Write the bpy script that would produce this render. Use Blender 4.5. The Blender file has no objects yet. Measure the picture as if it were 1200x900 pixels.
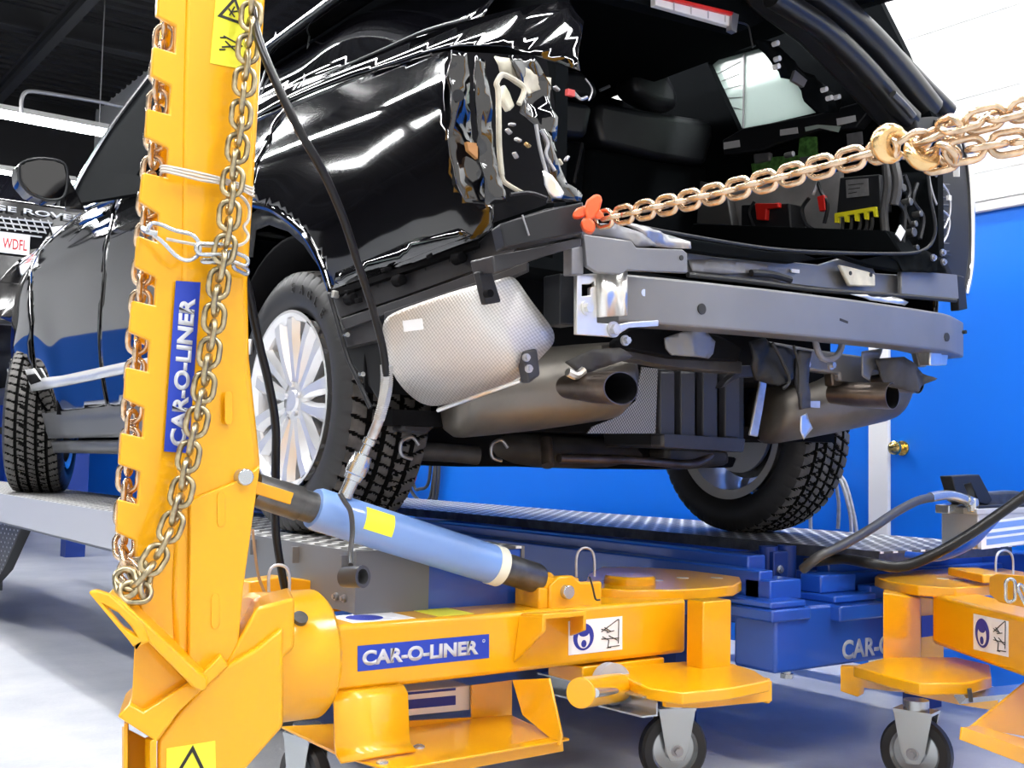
import bpy, bmesh, math, random
from math import sin, cos, pi, radians, atan, sqrt, tan
from mathutils import Vector, Matrix, noise
from mathutils.geometry import delaunay_2d_cdt
random.seed(5)
S = bpy.context.scene
COL = S.collection
# ------------------------------------------------------------------ camera
FPX, YAW, PIT, ROLL = 1330.0, radians(36.1), atan(88 / 1330), radians(1.2)
CAM = Vector((0, 0, .9))
FW = Vector((sin(YAW) * cos(PIT), cos(YAW) * cos(PIT), sin(PIT)))
R0 = Vector((cos(YAW), -sin(YAW), 0)); U0 = R0.cross(FW)
RT = R0 * cos(ROLL) + U0 * sin(ROLL); UP = U0 * cos(ROLL) - R0 * sin(ROLL)
cd = bpy.data.cameras.new('camera'); cam = bpy.data.objects.new('camera', cd); COL.objects.link(cam)
cam.matrix_world = Matrix(((RT.x, UP.x, -FW.x, CAM.x), (RT.y, UP.y, -FW.y, CAM.y), (RT.z, UP.z, -FW.z, CAM.z), (0, 0, 0, 1)))
cd.sensor_width = 36; cd.lens = 36 * FPX / 1200; cd.clip_start = .05; cd.clip_end = 200
S.camera = cam
# ------------------------------------------------------------------ light and exposure
S.view_settings.view_transform = 'Standard'; S.view_settings.look = 'None'
S.view_settings.gamma = 1; S.view_settings.use_curve_mapping = False
S.view_settings.exposure = 0.72
W = bpy.data.worlds.new('world'); S.world = W; W.use_nodes = True
W.node_tree.nodes['Background'].inputs[0].default_value = (1, .985, .96, 1)
W.node_tree.nodes['Background'].inputs[1].default_value = .8
LIGHT_Z = 4.3
def area(name, loc, rot, sx, sy, e, col=(1, 1, 1)):
    l = bpy.data.lights.new(name, 'AREA'); l.shape = 'RECTANGLE'; l.size = sx; l.size_y = sy; l.energy = e; l.color = col
    o = bpy.data.objects.new(name, l); COL.objects.link(o); o.location = loc; o.rotation_euler = rot
    return o
# ------------------------------------------------------------------ materials
def nt(name):
    m = bpy.data.materials.new(name); m.use_nodes = True
    return m, m.node_tree, m.node_tree.nodes['Principled BSDF']
def mat(name, c, rough=.5, metal=0, coat=0, bump=0, bscale=60, var=0, vscale=8, emis=0, spec=.5, stretch=None):
    m, t, b = nt(name)
    b.inputs['Base Color'].default_value = (*c, 1); b.inputs['Roughness'].default_value = rough
    b.inputs['Metallic'].default_value = metal; b.inputs['Coat Weight'].default_value = coat; b.inputs['Coat Roughness'].default_value = .04
    b.inputs['Specular IOR Level'].default_value = spec
    if emis:
        b.inputs['Emission Color'].default_value = (*c, 1); b.inputs['Emission Strength'].default_value = emis
    if bump or var:
        tc = t.nodes.new('ShaderNodeTexCoord'); mp = t.nodes.new('ShaderNodeMapping'); t.links.new(tc.outputs['Object'], mp.inputs[0])
        if stretch: mp.inputs['Scale'].default_value = stretch
    if var:
        n = t.nodes.new('ShaderNodeTexNoise'); n.inputs['Scale'].default_value = vscale; n.inputs['Detail'].default_value = 6
        t.links.new(mp.outputs[0], n.inputs['Vector'])
        r = t.nodes.new('ShaderNodeValToRGB'); r.color_ramp.elements[0].position = .35; r.color_ramp.elements[1].position = .65
        r.color_ramp.elements[0].color = (*[x * (1 - var) for x in c], 1); r.color_ramp.elements[1].color = (*[min(1, x * (1 + var)) for x in c], 1)
        t.links.new(n.outputs[0], r.inputs[0]); t.links.new(r.outputs[0], b.inputs['Base Color'])
    if bump:
        n = t.nodes.new('ShaderNodeTexNoise'); n.inputs['Scale'].default_value = bscale; n.inputs['Detail'].default_value = 5
        t.links.new(mp.outputs[0], n.inputs['Vector'])
        bp = t.nodes.new('ShaderNodeBump'); bp.inputs['Strength'].default_value = bump; bp.inputs['Distance'].default_value = .01
        t.links.new(n.outputs[0], bp.inputs['Height']); t.links.new(bp.outputs[0], b.inputs['Normal'])
    return m
def mnode(t, op, a, b=None, c=None):
    n = t.nodes.new('ShaderNodeMath'); n.operation = op
    for i, v in enumerate((a, b, c)):
        if v is None: continue
        if isinstance(v, (int, float)): n.inputs[i].default_value = v
        else: t.links.new(v, n.inputs[i])
    return n.outputs[0]
def treadplate(name, c, pitch=.03):
    m, t, b = nt(name)
    b.inputs['Metallic'].default_value = .1; b.inputs['Roughness'].default_value = .4
    tc = t.nodes.new('ShaderNodeTexCoord'); sp = t.nodes.new('ShaderNodeSeparateXYZ'); t.links.new(tc.outputs['Object'], sp.inputs[0])
    u = mnode(t, 'MULTIPLY', mnode(t, 'ADD', sp.outputs[0], sp.outputs[1]), .7071 / pitch)
    v = mnode(t, 'MULTIPLY', mnode(t, 'SUBTRACT', sp.outputs[0], sp.outputs[1]), .7071 / pitch)
    fu = mnode(t, 'FLOOR', u); fv = mnode(t, 'FLOOR', v)
    par = mnode(t, 'MODULO', mnode(t, 'ABSOLUTE', mnode(t, 'ADD', fu, fv)), 2)
    cu = mnode(t, 'ABSOLUTE', mnode(t, 'SUBTRACT', mnode(t, 'FRACT', u), .5)); cv = mnode(t, 'ABSOLUTE', mnode(t, 'SUBTRACT', mnode(t, 'FRACT', v), .5))
    a1 = mnode(t, 'ADD', mnode(t, 'MULTIPLY', cu, 1.8), mnode(t, 'MULTIPLY', cv, 4.2))
    a2 = mnode(t, 'ADD', mnode(t, 'MULTIPLY', cu, 4.2), mnode(t, 'MULTIPLY', cv, 1.8))
    mx = mnode(t, 'ADD', mnode(t, 'MULTIPLY', a1, par), mnode(t, 'MULTIPLY', a2, mnode(t, 'SUBTRACT', 1, par)))
    h = t.nodes.new('ShaderNodeMapRange'); h.inputs[1].default_value = 1.15; h.inputs[2].default_value = .85; t.links.new(mx, h.inputs[0])
    mc = t.nodes.new('ShaderNodeMix'); mc.data_type = 'RGBA'; t.links.new(h.outputs[0], mc.inputs[0])
    mc.inputs[6].default_value = (*[x * .15 for x in c], 1); mc.inputs[7].default_value = (*[min(1, x * 1.6) for x in c], 1)
    t.links.new(mc.outputs[2], b.inputs['Base Color'])
    bp = t.nodes.new('ShaderNodeBump'); bp.inputs['Strength'].default_value = .9; bp.inputs['Distance'].default_value = .003
    t.links.new(h.outputs[0], bp.inputs['Height']); t.links.new(bp.outputs[0], b.inputs['Normal'])
    return m
def dimple(name, c, pitch=.0085, rough=.34, axes=(1, 2), metal=.8, lo=.45):
    m, t, b = nt(name); b.inputs['Metallic'].default_value = metal; b.inputs['Roughness'].default_value = rough
    tc = t.nodes.new('ShaderNodeTexCoord'); sp = t.nodes.new('ShaderNodeSeparateXYZ'); t.links.new(tc.outputs['Object'], sp.inputs[0])
    a = sp.outputs[axes[0]] if axes[0] != 1 else mnode(t, 'MULTIPLY', mnode(t, 'SUBTRACT', sp.outputs[0], sp.outputs[1]), .72); z = sp.outputs[axes[1]]
    k = 2 * pi / pitch
    u = mnode(t, 'SINE', mnode(t, 'MULTIPLY', mnode(t, 'ADD', mnode(t, 'MULTIPLY', a, .8), mnode(t, 'MULTIPLY', z, .6)), k))
    v = mnode(t, 'SINE', mnode(t, 'MULTIPLY', mnode(t, 'SUBTRACT', mnode(t, 'MULTIPLY', a, .6), mnode(t, 'MULTIPLY', z, .8)), k))
    h = mnode(t, 'ADD', mnode(t, 'MULTIPLY', mnode(t, 'ADD', mnode(t, 'MULTIPLY', u, 1.3), mnode(t, 'MULTIPLY', v, .7)), .25), .5)
    mc = t.nodes.new('ShaderNodeMix'); mc.data_type = 'RGBA'; t.links.new(h, mc.inputs[0])
    mc.inputs[6].default_value = (*[x * lo for x in c], 1); mc.inputs[7].default_value = (*c, 1)
    t.links.new(mc.outputs[2], b.inputs['Base Color'])
    bp = t.nodes.new('ShaderNodeBump'); bp.inputs['Strength'].default_value = .5; bp.inputs['Distance'].default_value = .002
    t.links.new(h, bp.inputs['Height']); t.links.new(bp.outputs[0], b.inputs['Normal'])
    return m
M = {}
M['yellow'] = mat('yellow_paint', (.80, .375, .0), .38, coat=.7, spec=.3)
M['yellow'].node_tree.nodes['Principled BSDF'].inputs['Coat Roughness'].default_value = .16
M['innergrey'] = mat('inner_panel_grey', (.42, .42, .43), .5, var=.15, vscale=9)
M['blue'] = mat('blue_paint', (.012, .08, .46), .35, coat=.6, bump=.03, bscale=25)
M['darkblue'] = mat('dark_blue_paint', (.006, .03, .2), .45)
M['black'] = mat('black_gloss_paint', (.003, .003, .004), .07, coat=1, spec=.5)
M['glass'] = mat('dark_tinted_glass', (.002, .002, .003), .03, coat=1)
M['plastic'] = mat('black_plastic', (.016, .017, .02), .42, spec=.3)
M['gplastic'] = mat('grey_black_plastic', (.028, .028, .033), .45, bump=.08, bscale=40)
M['dark'] = mat('dark_underbody', (.004, .004, .005), .8, spec=.1)
M['under'] = mat('dusty_underbody', (.035, .032, .03), .6, var=.4, vscale=14)
M['cabin'] = mat('cabin_trim', (.004, .005, .006), .9, spec=.05)
M['leather'] = mat('black_leather', (.010, .011, .014), .38, bump=.08, bscale=18)
M['rubber'] = mat('tyre_rubber', (.02, .02, .022), .5)
M['tread'] = mat('worn_tread_rubber', (.085, .08, .076), .7, var=.3, vscale=30)
M['alloy'] = mat('silver_alloy', (.82, .83, .85), .25, metal=.55)
M['steel'] = mat('grey_steel', (.38, .38, .4), .35, metal=.8)
M['bumper'] = mat('grey_coated_steel', (.2, .2, .205), .4, metal=.5, var=.08, vscale=3, bump=.03, bscale=9)
M['grey'] = mat('grey_ecoat', (.2, .2, .215), .48, metal=.3, var=.2, vscale=10)
M['alu'] = mat('bare_aluminium', (.78, .77, .74), .28, metal=.85, var=.08, vscale=12)
M['crome'] = mat('chrome', (.85, .85, .87), .1, metal=1)
M['zinc'] = mat('bright_zinc', (.5, .53, .55), .24, metal=.8)
M['chain'] = mat('gold_zinc_chain', (.60, .45, .31), .25, metal=.9, var=.35, vscale=40)
M['chain2'] = mat('olive_zinc_chain', (.38, .32, .2), .28, metal=.9, var=.45, vscale=40)
M['hook'] = mat('gold_zinc_hook', (.75, .52, .25), .25, metal=.9, var=.15, vscale=30)
M['galv'] = mat('galvanised_steel', (.5, .5, .52), .35, metal=.7, var=.15, vscale=30)
M['orange'] = mat('orange_paint', (.85, .1, .015), .35, coat=.5)
M['ram'] = mat('pale_blue_paint', (.17, .30, .62), .3, coat=.5)
M['cream'] = mat('cream_plastic', (.75, .73, .6), .4)
M['gunmetal'] = mat('gunmetal', (.11, .11, .11), .35, metal=.7, var=.3, vscale=20)
M['muffler'] = mat('muffler_steel', (.17, .155, .135), .42, metal=.6, var=.18, vscale=7)
M['tip'] = mat('burnt_pipe', (.15, .12, .10), .38, metal=.8, var=.35, vscale=12)
M['shield'] = dimple('embossed_heat_shield', (.8, .78, .75), .0062, .4, lo=.62, metal=.7)
M['perf'] = dimple('perforated_shield', (.42, .40, .37), .007, .45, (0, 2), lo=.12)
M['plate'] = treadplate('tread_plate', (.55, .55, .54), .05)
M['dusty'] = mat('dusty_black_paint', (.012, .012, .013), .33, coat=.2, bump=.05, bscale=12, spec=.4)
M['groove'] = mat('tread_groove_shade', (.004, .004, .004), .9, spec=.1)  # darker than the rubber: shade painted into the tread grooves
M['runway'] = mat('pale_grey_paint', (.42, .43, .47), .4)
M['runwayd'] = mat('mid_grey_paint', (.14, .145, .155), .4)
M['hose'] = mat('black_rubber_hose', (.006, .006, .007), .32, spec=.3)
M['ghose'] = mat('worn_grey_hose', (.045, .045, .047), .35)
M['vinyl'] = mat('clear_spring_guard', (.55, .55, .53), .3, metal=.4)
M['white'] = mat('white_label', (.82, .82, .84), .45)
M['label'] = mat('blue_label', (.012, .045, .42), .4)
M['silver'] = mat('silver_lettering', (.56, .58, .62), .45)
M['ylabel'] = mat('yellow_warning_label', (.85, .82, .04), .5)
M['ink'] = mat('black_ink', (.015, .015, .015), .6)
M['ink_blue'] = mat('blue_ink', (.015, .03, .3), .5)
M['red'] = mat('red_plastic', (.7, .02, .015), .4)
M['redink'] = mat('red_ink', (.5, .05, .05), .5)
M['yplastic'] = mat('yellow_plastic', (.75, .68, .02), .4)
M['green'] = mat('circuit_board', (.08, .22, .05), .5, var=.5, vscale=60)
M['tan'] = mat('tan_primer', (.5, .47, .38), .45, var=.25, vscale=14)
M['brown'] = mat('brown_foam', (.35, .16, .05), .6)
M['rope'] = mat('pale_rope', (.6, .56, .5), .7)
M['brope'] = mat('tan_rope', (.36, .25, .16), .8)
M['doorsill'] = mat('satin_grey_sill', (.09, .092, .10), .38)
M['brightpump'] = mat('light_grey_plastic', (.42, .43, .46), .45)
M['brass'] = mat('brass', (.85, .6, .2), .2, metal=1)
M['lamp'] = mat('fluorescent_diffuser', (1, 1, 1), .5, emis=38)
M['lampwhite'] = mat('white_enamel', (.8, .8, .8), .4)
M['ceil'] = mat('black_ceiling_paint', (.012, .012, .014), .75)
M['joist'] = mat('dark_joist_paint', (.02, .021, .024), .7)
M['conduit'] = mat('dull_conduit', (.3, .3, .31), .4, metal=.6)
M['bluew'] = mat('blue_wall_paint', (.0, .15, .72), .42)
M['bluec'] = mat('blue_curtain_vinyl', (.015, .07, .42), .4)
M['whitew'] = mat('white_wall_paint', (.86, .87, .87), .5)
M['backglass'] = mat('pale_opaque_glass', (.5, .62, .58), .1)
# ------------------------------------------------------------------ helpers
def P(px, py, **k):
    d = FW + RT * ((px - 600) / FPX) - UP * ((py - 450) / FPX)
    if 'D' in k: return CAM + d * k['D']
    a, v = next(iter(k.items())); i = 'XYZ'.index(a)
    return CAM + d * ((v - CAM[i]) / d[i])
def PL(pts, **k): return [P(x, y, **k) for x, y in pts]
def nb(): return bmesh.new()
def tag(o, label=None, cat=None, group=None, kind=None):
    if label: o['label'] = label
    if cat: o['category'] = cat
    if group: o['group'] = group
    if kind: o['kind'] = kind
    return o
def O(name, bm, m, parent=None, smooth=35, bevel=0, seg=2, sub=0, solid=0):
    bmesh.ops.recalc_face_normals(bm, faces=bm.faces[:]) if not solid else None
    me = bpy.data.meshes.new(name); bm.to_mesh(me); bm.free()
    for x in (m if isinstance(m, (list, tuple)) else [m]): me.materials.append(x)
    if smooth: me.shade_smooth(); me.set_sharp_from_angle(angle=radians(smooth))
    o = bpy.data.objects.new(name, me); COL.objects.link(o)
    if solid:
        s = o.modifiers.new('solid', 'SOLIDIFY'); s.thickness = solid; s.offset = 0
    if bevel:
        b = o.modifiers.new('bevel', 'BEVEL'); b.width = bevel; b.segments = seg; b.limit_method = 'ANGLE'; b.angle_limit = radians(35)
    if sub:
        s = o.modifiers.new('sub', 'SUBSURF'); s.levels = sub; s.render_levels = sub
    if parent: adopt(o, parent)
    return o
def adopt(o, parent):
    o.parent = parent
    mw = Matrix.Identity(4); p = parent
    while p: mw = p.matrix_basis @ mw if not p.parent else p.matrix_parent_inverse @ p.matrix_basis @ mw; p = p.parent
    o.matrix_parent_inverse = mw.inverted()
def E(name, loc, label=None, cat=None, group=None, parent=None, kind=None):
    o = bpy.data.objects.new(name, None); COL.objects.link(o); o.location = loc; o.empty_display_size = .05
    if parent: adopt(o, parent)
    return tag(o, label, cat, group, kind)
def box(bm, c, s, R=None):
    c = Vector(c); r = bmesh.ops.create_cube(bm, size=1)['verts']
    for v in r:
        p = Vector((v.co.x * s[0], v.co.y * s[1], v.co.z * s[2]))
        v.co = (R @ p if R else p) + c
def bb(bm, x0, x1, y0, y1, z0, z1): box(bm, ((x0 + x1) / 2, (y0 + y1) / 2, (z0 + z1) / 2), (abs(x1 - x0), abs(y1 - y0), abs(z1 - z0)))
def prism(bm, pts, vec, holes=()):
    """flat polygon (3-D points) with optional holes, extruded by vec"""
    pts = [Vector(p) for p in pts]; vec = Vector(vec)
    n = Vector((0, 0, 0))
    for i in range(len(pts)): n += (pts[i] - pts[0]).cross(pts[(i + 1) % len(pts)] - pts[0])
    n.normalize(); u = (pts[1] - pts[0]).normalized(); w = n.cross(u)
    loops = [pts] + [[Vector(p) for p in h] for h in holes]
    flat = []; edges = []; allp = []
    for L in loops:
        b = len(allp); allp += L
        edges += [(b + i, b + (i + 1) % len(L)) for i in range(len(L))]
    flat = [Vector(((p - pts[0]).dot(u), (p - pts[0]).dot(w))) for p in allp]
    vs, es, fs, ov, oe, of = delaunay_2d_cdt(flat, edges, [], 1, 1e-6)
    if holes:
        hp = [[Vector(((Vector(p) - pts[0]).dot(u), (Vector(p) - pts[0]).dot(w))) for p in h] for h in holes]
        def inh(q):
            for h in hp:
                c = False; j = len(h) - 1
                for i in range(len(h)):
                    a, b_ = h[i], h[j]
                    if (a.y > q.y) != (b_.y > q.y) and q.x < (b_.x - a.x) * (q.y - a.y) / (b_.y - a.y) + a.x: c = not c
                    j = i
                if c: return True
            return False
        fs = [f for f in fs if not inh((vs[f[0]] + vs[f[1]] + vs[f[2]]) / 3)]
    if len(vs) != len(allp) or not fs:
        fs = [list(range(len(pts)))]; ix = list(range(len(pts)))
        v0 = [bm.verts.new(p) for p in allp]
    else:
        v0 = [None] * len(vs); 
        for k, src in enumerate(ov): v0[k] = bm.verts.new(allp[src[0]])
    v1 = [bm.verts.new(v.co + vec) for v in v0]
    idx = {}
    if len(vs) == len(allp) and fs:
        for k, src in enumerate(ov): idx[src[0]] = k
    else: idx = {i: i for i in range(len(allp))}
    for f in fs:
        try: bm.faces.new([v0[i] for i in f]); bm.faces.new([v1[i] for i in reversed(f)])
        except ValueError: pass
    b = 0
    for L in loops:
        for i in range(len(L)):
            a, c = idx[b + i], idx[b + (i + 1) % len(L)]
            try: bm.faces.new([v0[a], v0[c], v1[c], v1[a]])
            except ValueError: pass
        b += len(L)
def pp(bm, pts, vec, **k): prism(bm, PL(pts, **k), vec)
def frame(d):
    d = d.normalized(); a = Vector((0, 0, 1)) if abs(d.z) < .9 else Vector((1, 0, 0))
    u = d.cross(a).normalized(); return u, d.cross(u).normalized()
def cyl(bm, a, b, r, r2=None, seg=24, caps=True):
    a = Vector(a); b = Vector(b); r2 = r if r2 is None else r2; u, v = frame(b - a)
    A = [bm.verts.new(a + (u * cos(t) + v * sin(t)) * r) for t in [2 * pi * i / seg for i in range(seg)]]
    B = [bm.verts.new(b + (u * cos(t) + v * sin(t)) * r2) for t in [2 * pi * i / seg for i in range(seg)]]
    for i in range(seg): bm.faces.new([A[i], A[(i + 1) % seg], B[(i + 1) % seg], B[i]])
    if caps: bm.faces.new(A[::-1]); bm.faces.new(B)
def lathe(bm, prof, o, ax, seg=32, closed=False):
    """prof: (along axis, radius)"""
    o = Vector(o); ax = Vector(ax).normalized(); u, v = frame(ax); rings = []
    for t, r in prof:
        rings.append([bm.verts.new(o + ax * t + (u * cos(2 * pi * i / seg) + v * sin(2 * pi * i / seg)) * max(r, 1e-4)) for i in range(seg)])
    n = len(rings)
    for k in range(n if closed else n - 1):
        A, B = rings[k], rings[(k + 1) % n]
        for i in range(seg): bm.faces.new([A[i], A[(i + 1) % seg], B[(i + 1) % seg], B[i]])
def cat(pts, n=6, closed=False):
    pts = [Vector(p) for p in pts]; N = len(pts); out = []
    if N < 3: return pts
    for i in range(N if closed else N - 1):
        p1 = pts[i]; p2 = pts[(i + 1) % N]
        p0 = pts[i - 1] if (closed or i) else p1; p3 = pts[(i + 2) % N] if (closed or i + 2 < N) else p2
        for k in range(n):
            t = k / n
            out.append(.5 * ((2 * p1) + (p2 - p0) * t + (2 * p0 - 5 * p1 + 4 * p2 - p3) * t * t + (3 * p1 - p0 - 3 * p2 + p3) * t ** 3))
    if not closed: out.append(pts[-1])
    return out
def tube(bm, pts, r, seg=10, n=6, closed=False, rad=None):
    pts = cat(pts, n, closed) if n > 1 else [Vector(p) for p in pts]
    N = len(pts); rings = []; u = None
    for i in range(N):
        a = pts[i - 1] if (closed or i) else pts[0]; b = pts[(i + 1) % N] if (closed or i < N - 1) else pts[-1]
        d = (b - a).normalized()
        if u is None: u, v = frame(d)
        else:
            u = (u - d * u.dot(d)).normalized(); v = d.cross(u)
        rr = rad(i / (N - 1)) if rad else r
        rings.append([bm.verts.new(pts[i] + (u * cos(2 * pi * k / seg) + v * sin(2 * pi * k / seg)) * rr) for k in range(seg)])
    for i in range(N if closed else N - 1):
        A, B = rings[i], rings[(i + 1) % N]
        for k in range(seg): bm.faces.new([A[k], A[(k + 1) % seg], B[(k + 1) % seg], B[k]])
    if not closed: bm.faces.new(rings[0][::-1]); bm.faces.new(rings[-1])
def tpx(bm, pts, r, seg=10, n=6, **k):
    """tube through (px,py,plane-dict or depth)"""
    tube(bm, [P(p[0], p[1], **(p[2] if len(p) > 2 else k)) for p in pts], r, seg, n)
def bolt(name, c, ax, r, m, parent, h=.008, seg=6):
    bm = nb(); c = Vector(c); ax = Vector(ax).normalized()
    cyl(bm, c - ax * .004, c + ax * .002, r * 1.5, seg=20); cyl(bm, c, c + ax * h, r, seg=seg)
    return O(name, bm, m, parent)
def text(name, s, m, parent, o, xdir, ydir, size, ext=.0006, bold=.02, width=None, align='LEFT'):
    cu = bpy.data.curves.new(name, 'FONT'); cu.body = s; cu.size = 1; cu.extrude = 0; cu.offset = bold; cu.align_x = align
    ob = bpy.data.objects.new('tmp', cu); COL.objects.link(ob)
    dg = bpy.context.evaluated_depsgraph_get(); me = bpy.data.meshes.new_from_object(ob.evaluated_get(dg))
    bpy.data.objects.remove(ob)
    xs = [v.co.x for v in me.vertices]; ys = [v.co.y for v in me.vertices]
    w = max(xs) - min(xs); x0 = min(xs); y0 = min(ys); hh = max(ys) - y0
    X = Vector(xdir).normalized(); Y = Vector(ydir).normalized(); N = X.cross(Y)
    sy = size / hh; sx = (width / w) if width else sy
    bm = nb(); bm.from_mesh(me)
    for v in bm.verts: v.co = Vector(o) + X * (v.co.x - x0) * sx + Y * (v.co.y - y0) * sy + N * ext
    me.materials.clear()
    r = bmesh.ops.extrude_face_region(bm, geom=bm.faces[:])
    for g in r['geom']:
        if isinstance(g, bmesh.types.BMVert): g.co -= N * ext * .9
    ob = O(name, bm, m, parent, smooth=0)
    return ob
def copy_tree(o, parent=None):
    c = o.copy(); COL.objects.link(c)
    if parent: c.parent = parent
    for ch in [x for x in bpy.data.objects if x.parent == o]: copy_tree(ch, c)
    return c
# chain links ---------------------------------------------------------------
def link_mesh(name, pitch, wire, m, width=None):
    """a stadium link along local X, lying in the XY plane"""
    L = pitch + wire; hw = (width or pitch * .62) - wire / 2   # half width to wire centre
    hw = (width or pitch * 1.15) / 2; sl = (L / 2) - hw + wire / 2
    sl = max(sl, .001); pts = []
    for i in range(9): a = -pi / 2 + pi * i / 8; pts.append((sl + hw * cos(a), hw * sin(a), 0))
    for i in range(9): a = pi / 2 + pi * i / 8; pts.append((-sl + hw * cos(a), hw * sin(a), 0))
    bm = nb(); tube(bm, pts, wire / 2, seg=10, n=1, closed=True)
    me = bpy.data.meshes.new(name); bm.to_mesh(me); bm.free(); me.materials.append(m); me.shade_smooth()
    return me
def chain(root, me, pts, pitch, twist0=0, view=None, jitter=.12, n=8, name='link', maxn=999):
    """links strung along the curve"""
    c = cat(pts, n); d = [0]
    for i in range(1, len(c)): d.append(d[-1] + (c[i] - c[i - 1]).length)
    def at(s):
        s = max(0, min(s, d[-1] - 1e-6))
        for i in range(1, len(c)):
            if d[i] >= s: return c[i - 1].lerp(c[i], (s - d[i - 1]) / (d[i] - d[i - 1]))
    k = 0; s = pitch / 2; vw = Vector(view or (0, -1, 0))
    while s < d[-1] and k < maxn:
        p = at(s); t = (at(s + pitch * .45) - at(s - pitch * .45)).normalized()
        b = vw.cross(t).normalized(); nrm = t.cross(b)
        a = twist0 + (pi / 2 if k % 2 else 0) + random.uniform(-jitter, jitter)
        y = b * cos(a) + nrm * sin(a); z = t.cross(y)
        o = bpy.data.objects.new(name, me); COL.objects.link(o); adopt(o, root)
        o.matrix_basis = Matrix(((t.x, y.x, z.x, p.x), (t.y, y.y, z.y, p.y), (t.z, y.z, z.z, p.z), (0, 0, 0, 1)))
        k += 1; s += pitch
# ================================================================== SETTING
WX = 4.4      # right-hand wall
def struct(name, bm, m, parent=None, **k):
    o = O(name, bm, m, parent, **k)
    if not parent: o['kind'] = 'structure'
    return o
fm, t, b = nt('sealed_concrete')
tc = t.nodes.new('ShaderNodeTexCoord'); n1 = t.nodes.new('ShaderNodeTexNoise'); n1.inputs['Scale'].default_value = 2.2; n1.inputs['Detail'].default_value = 9; n1.inputs['Roughness'].default_value = .65
t.links.new(tc.outputs['Object'], n1.inputs['Vector']); r = t.nodes.new('ShaderNodeValToRGB')
r.color_ramp.elements[0].position = .38; r.color_ramp.elements[0].color = (.44, .46, .50, 1); r.color_ramp.elements[1].position = .6; r.color_ramp.elements[1].color = (.56, .57, .60, 1)
t.links.new(n1.outputs[0], r.inputs[0]); t.links.new(r.outputs[0], b.inputs['Base Color']); b.inputs['Roughness'].default_value = .3
n2 = t.nodes.new('ShaderNodeTexNoise'); n2.inputs['Scale'].default_value = 60; n2.inputs['Detail'].default_value = 4
t.links.new(tc.outputs['Object'], n2.inputs['Vector']); bp = t.nodes.new('ShaderNodeBump'); bp.inputs['Strength'].default_value = .12; bp.inputs['Distance'].default_value = .01
t.links.new(n2.outputs[0], bp.inputs['Height']); t.links.new(bp.outputs[0], b.inputs['Normal'])
bm = nb(); bb(bm, -6.0, WX + .1, -6, 16, -.1, 0); struct('floor', bm, fm)
# right wall: blue dado with a door, white above
DY0, DY1, DZ = 1.98, 3.13, 1.985
bm = nb(); bb(bm, WX, WX + .12, -2, DY0 - .12, 0, 2.03); bb(bm, WX, WX + .12, DY1 + .11, 16, 0, 2.03); struct('wall_right', bm, M['bluew'])
bm = nb(); bb(bm, WX, WX + .12, -2, 16, 2.03, 6.0); struct('wall_right_upper', bm, M['whitew'])
bm = nb()
for z in (2.16, 2.5, 2.84, 3.18, 3.52): bb(bm, WX - .004, WX + .01, -2, 16, z, z + .006)
struct('trim_3', bm, M['lampwhite'])
bm = nb(); bb(bm, WX - .025, WX + .02, -2, 16, 2.03, 2.085); struct('trim_1', bm, M['lampwhite'])
bm = nb(); bb(bm, WX - .02, WX + .03, DY1, DY1 + .105, 0, DZ + .04); bb(bm, WX - .02, WX + .03, DY0 - .105, DY0, 0, DZ + .04); bb(bm, WX - .02, WX + .03, DY0, DY1, DZ, DZ + .045)
struct('trim_2', bm, M['lampwhite'], bevel=.006)
bm = nb(); bb(bm, WX, WX + .045, DY0, DY1, .01, DZ); dr = struct('door_1', bm, M['bluew'], bevel=.003)
bm = nb(); kx = WX; ky = P(1050, 525, X=WX - .05).y; kz = P(1050, 525, X=WX - .05).z
lathe(bm, [(0, .001), (0, .033), (.008, .033), (.012, .014), (.035, .013), (.042, .024), (.055, .031), (.068, .03), (.078, .018), (.08, .001)], (kx, ky, kz), (-1, 0, 0)); O('door_knob', bm, M['brass'], dr)
# far wall, left wall, ceiling
bm = nb(); bb(bm, -6, WX, 16, 16.15, 0, 2.2); struct('wall_back', bm, M['bluew'])
bm = nb(); bb(bm, -6, 1.4, 16, 16.15, 2.2, 5.4); struct('wall_back_middle', bm, M['whitew'])
bm = nb(); bb(bm, 1.4, WX, 16, 16.15, 2.2, 6); bb(bm, -6, 1.4, 16, 16.15, 5.4, 6); struct('wall_back_upper', bm, M['ceil'])
bm = nb(); bb(bm, -6.1, -6, -1, 16, 0, 3.1); struct('wall_left', bm, M['whitew'])
bm = nb(); bb(bm, -6.1, -6, -1, 16, 3.1, 6); struct('wall_left_upper', bm, M['ceil'])
bm = nb(); CZ = 5.6
# corrugated deck: profile along Y, ribs run along X
pts = []; y = -2.5
while y < 16:
    pts += [(y, CZ), (y + .10, CZ), (y + .12, CZ + .05), (y + .2, CZ + .05)]; y += .22
va = [(bm.verts.new((-6, a, z)), bm.verts.new((WX, a, z))) for a, z in pts]
for i in range(len(va) - 1): bm.faces.new([va[i][0], va[i][1], va[i + 1][1], va[i + 1][0]])
struct('ceiling', bm, M['ceil'], smooth=0)
bm = nb()
for y in (3, 6.2, 9.4, 12.6):
    bb(bm, -6, WX, y - .09, y + .09, CZ - .28, CZ - .25); bb(bm, -6, WX, y - .09, y + .09, CZ - .03, CZ); bb(bm, -6, WX, y - .012, y + .012, CZ - .28, CZ)
for x in (-4.5, -2.6, -.7, 1.2, 2.9):
    bb(bm, x - .05, x + .05, -2.5, 16, CZ - .47, CZ - .44); bb(bm, x - .05, x + .05, -2.5, 16, CZ - .33, CZ - .28); bb(bm, x - .01, x + .01, -2.5, 16, CZ - .46, CZ - .3)
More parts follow.
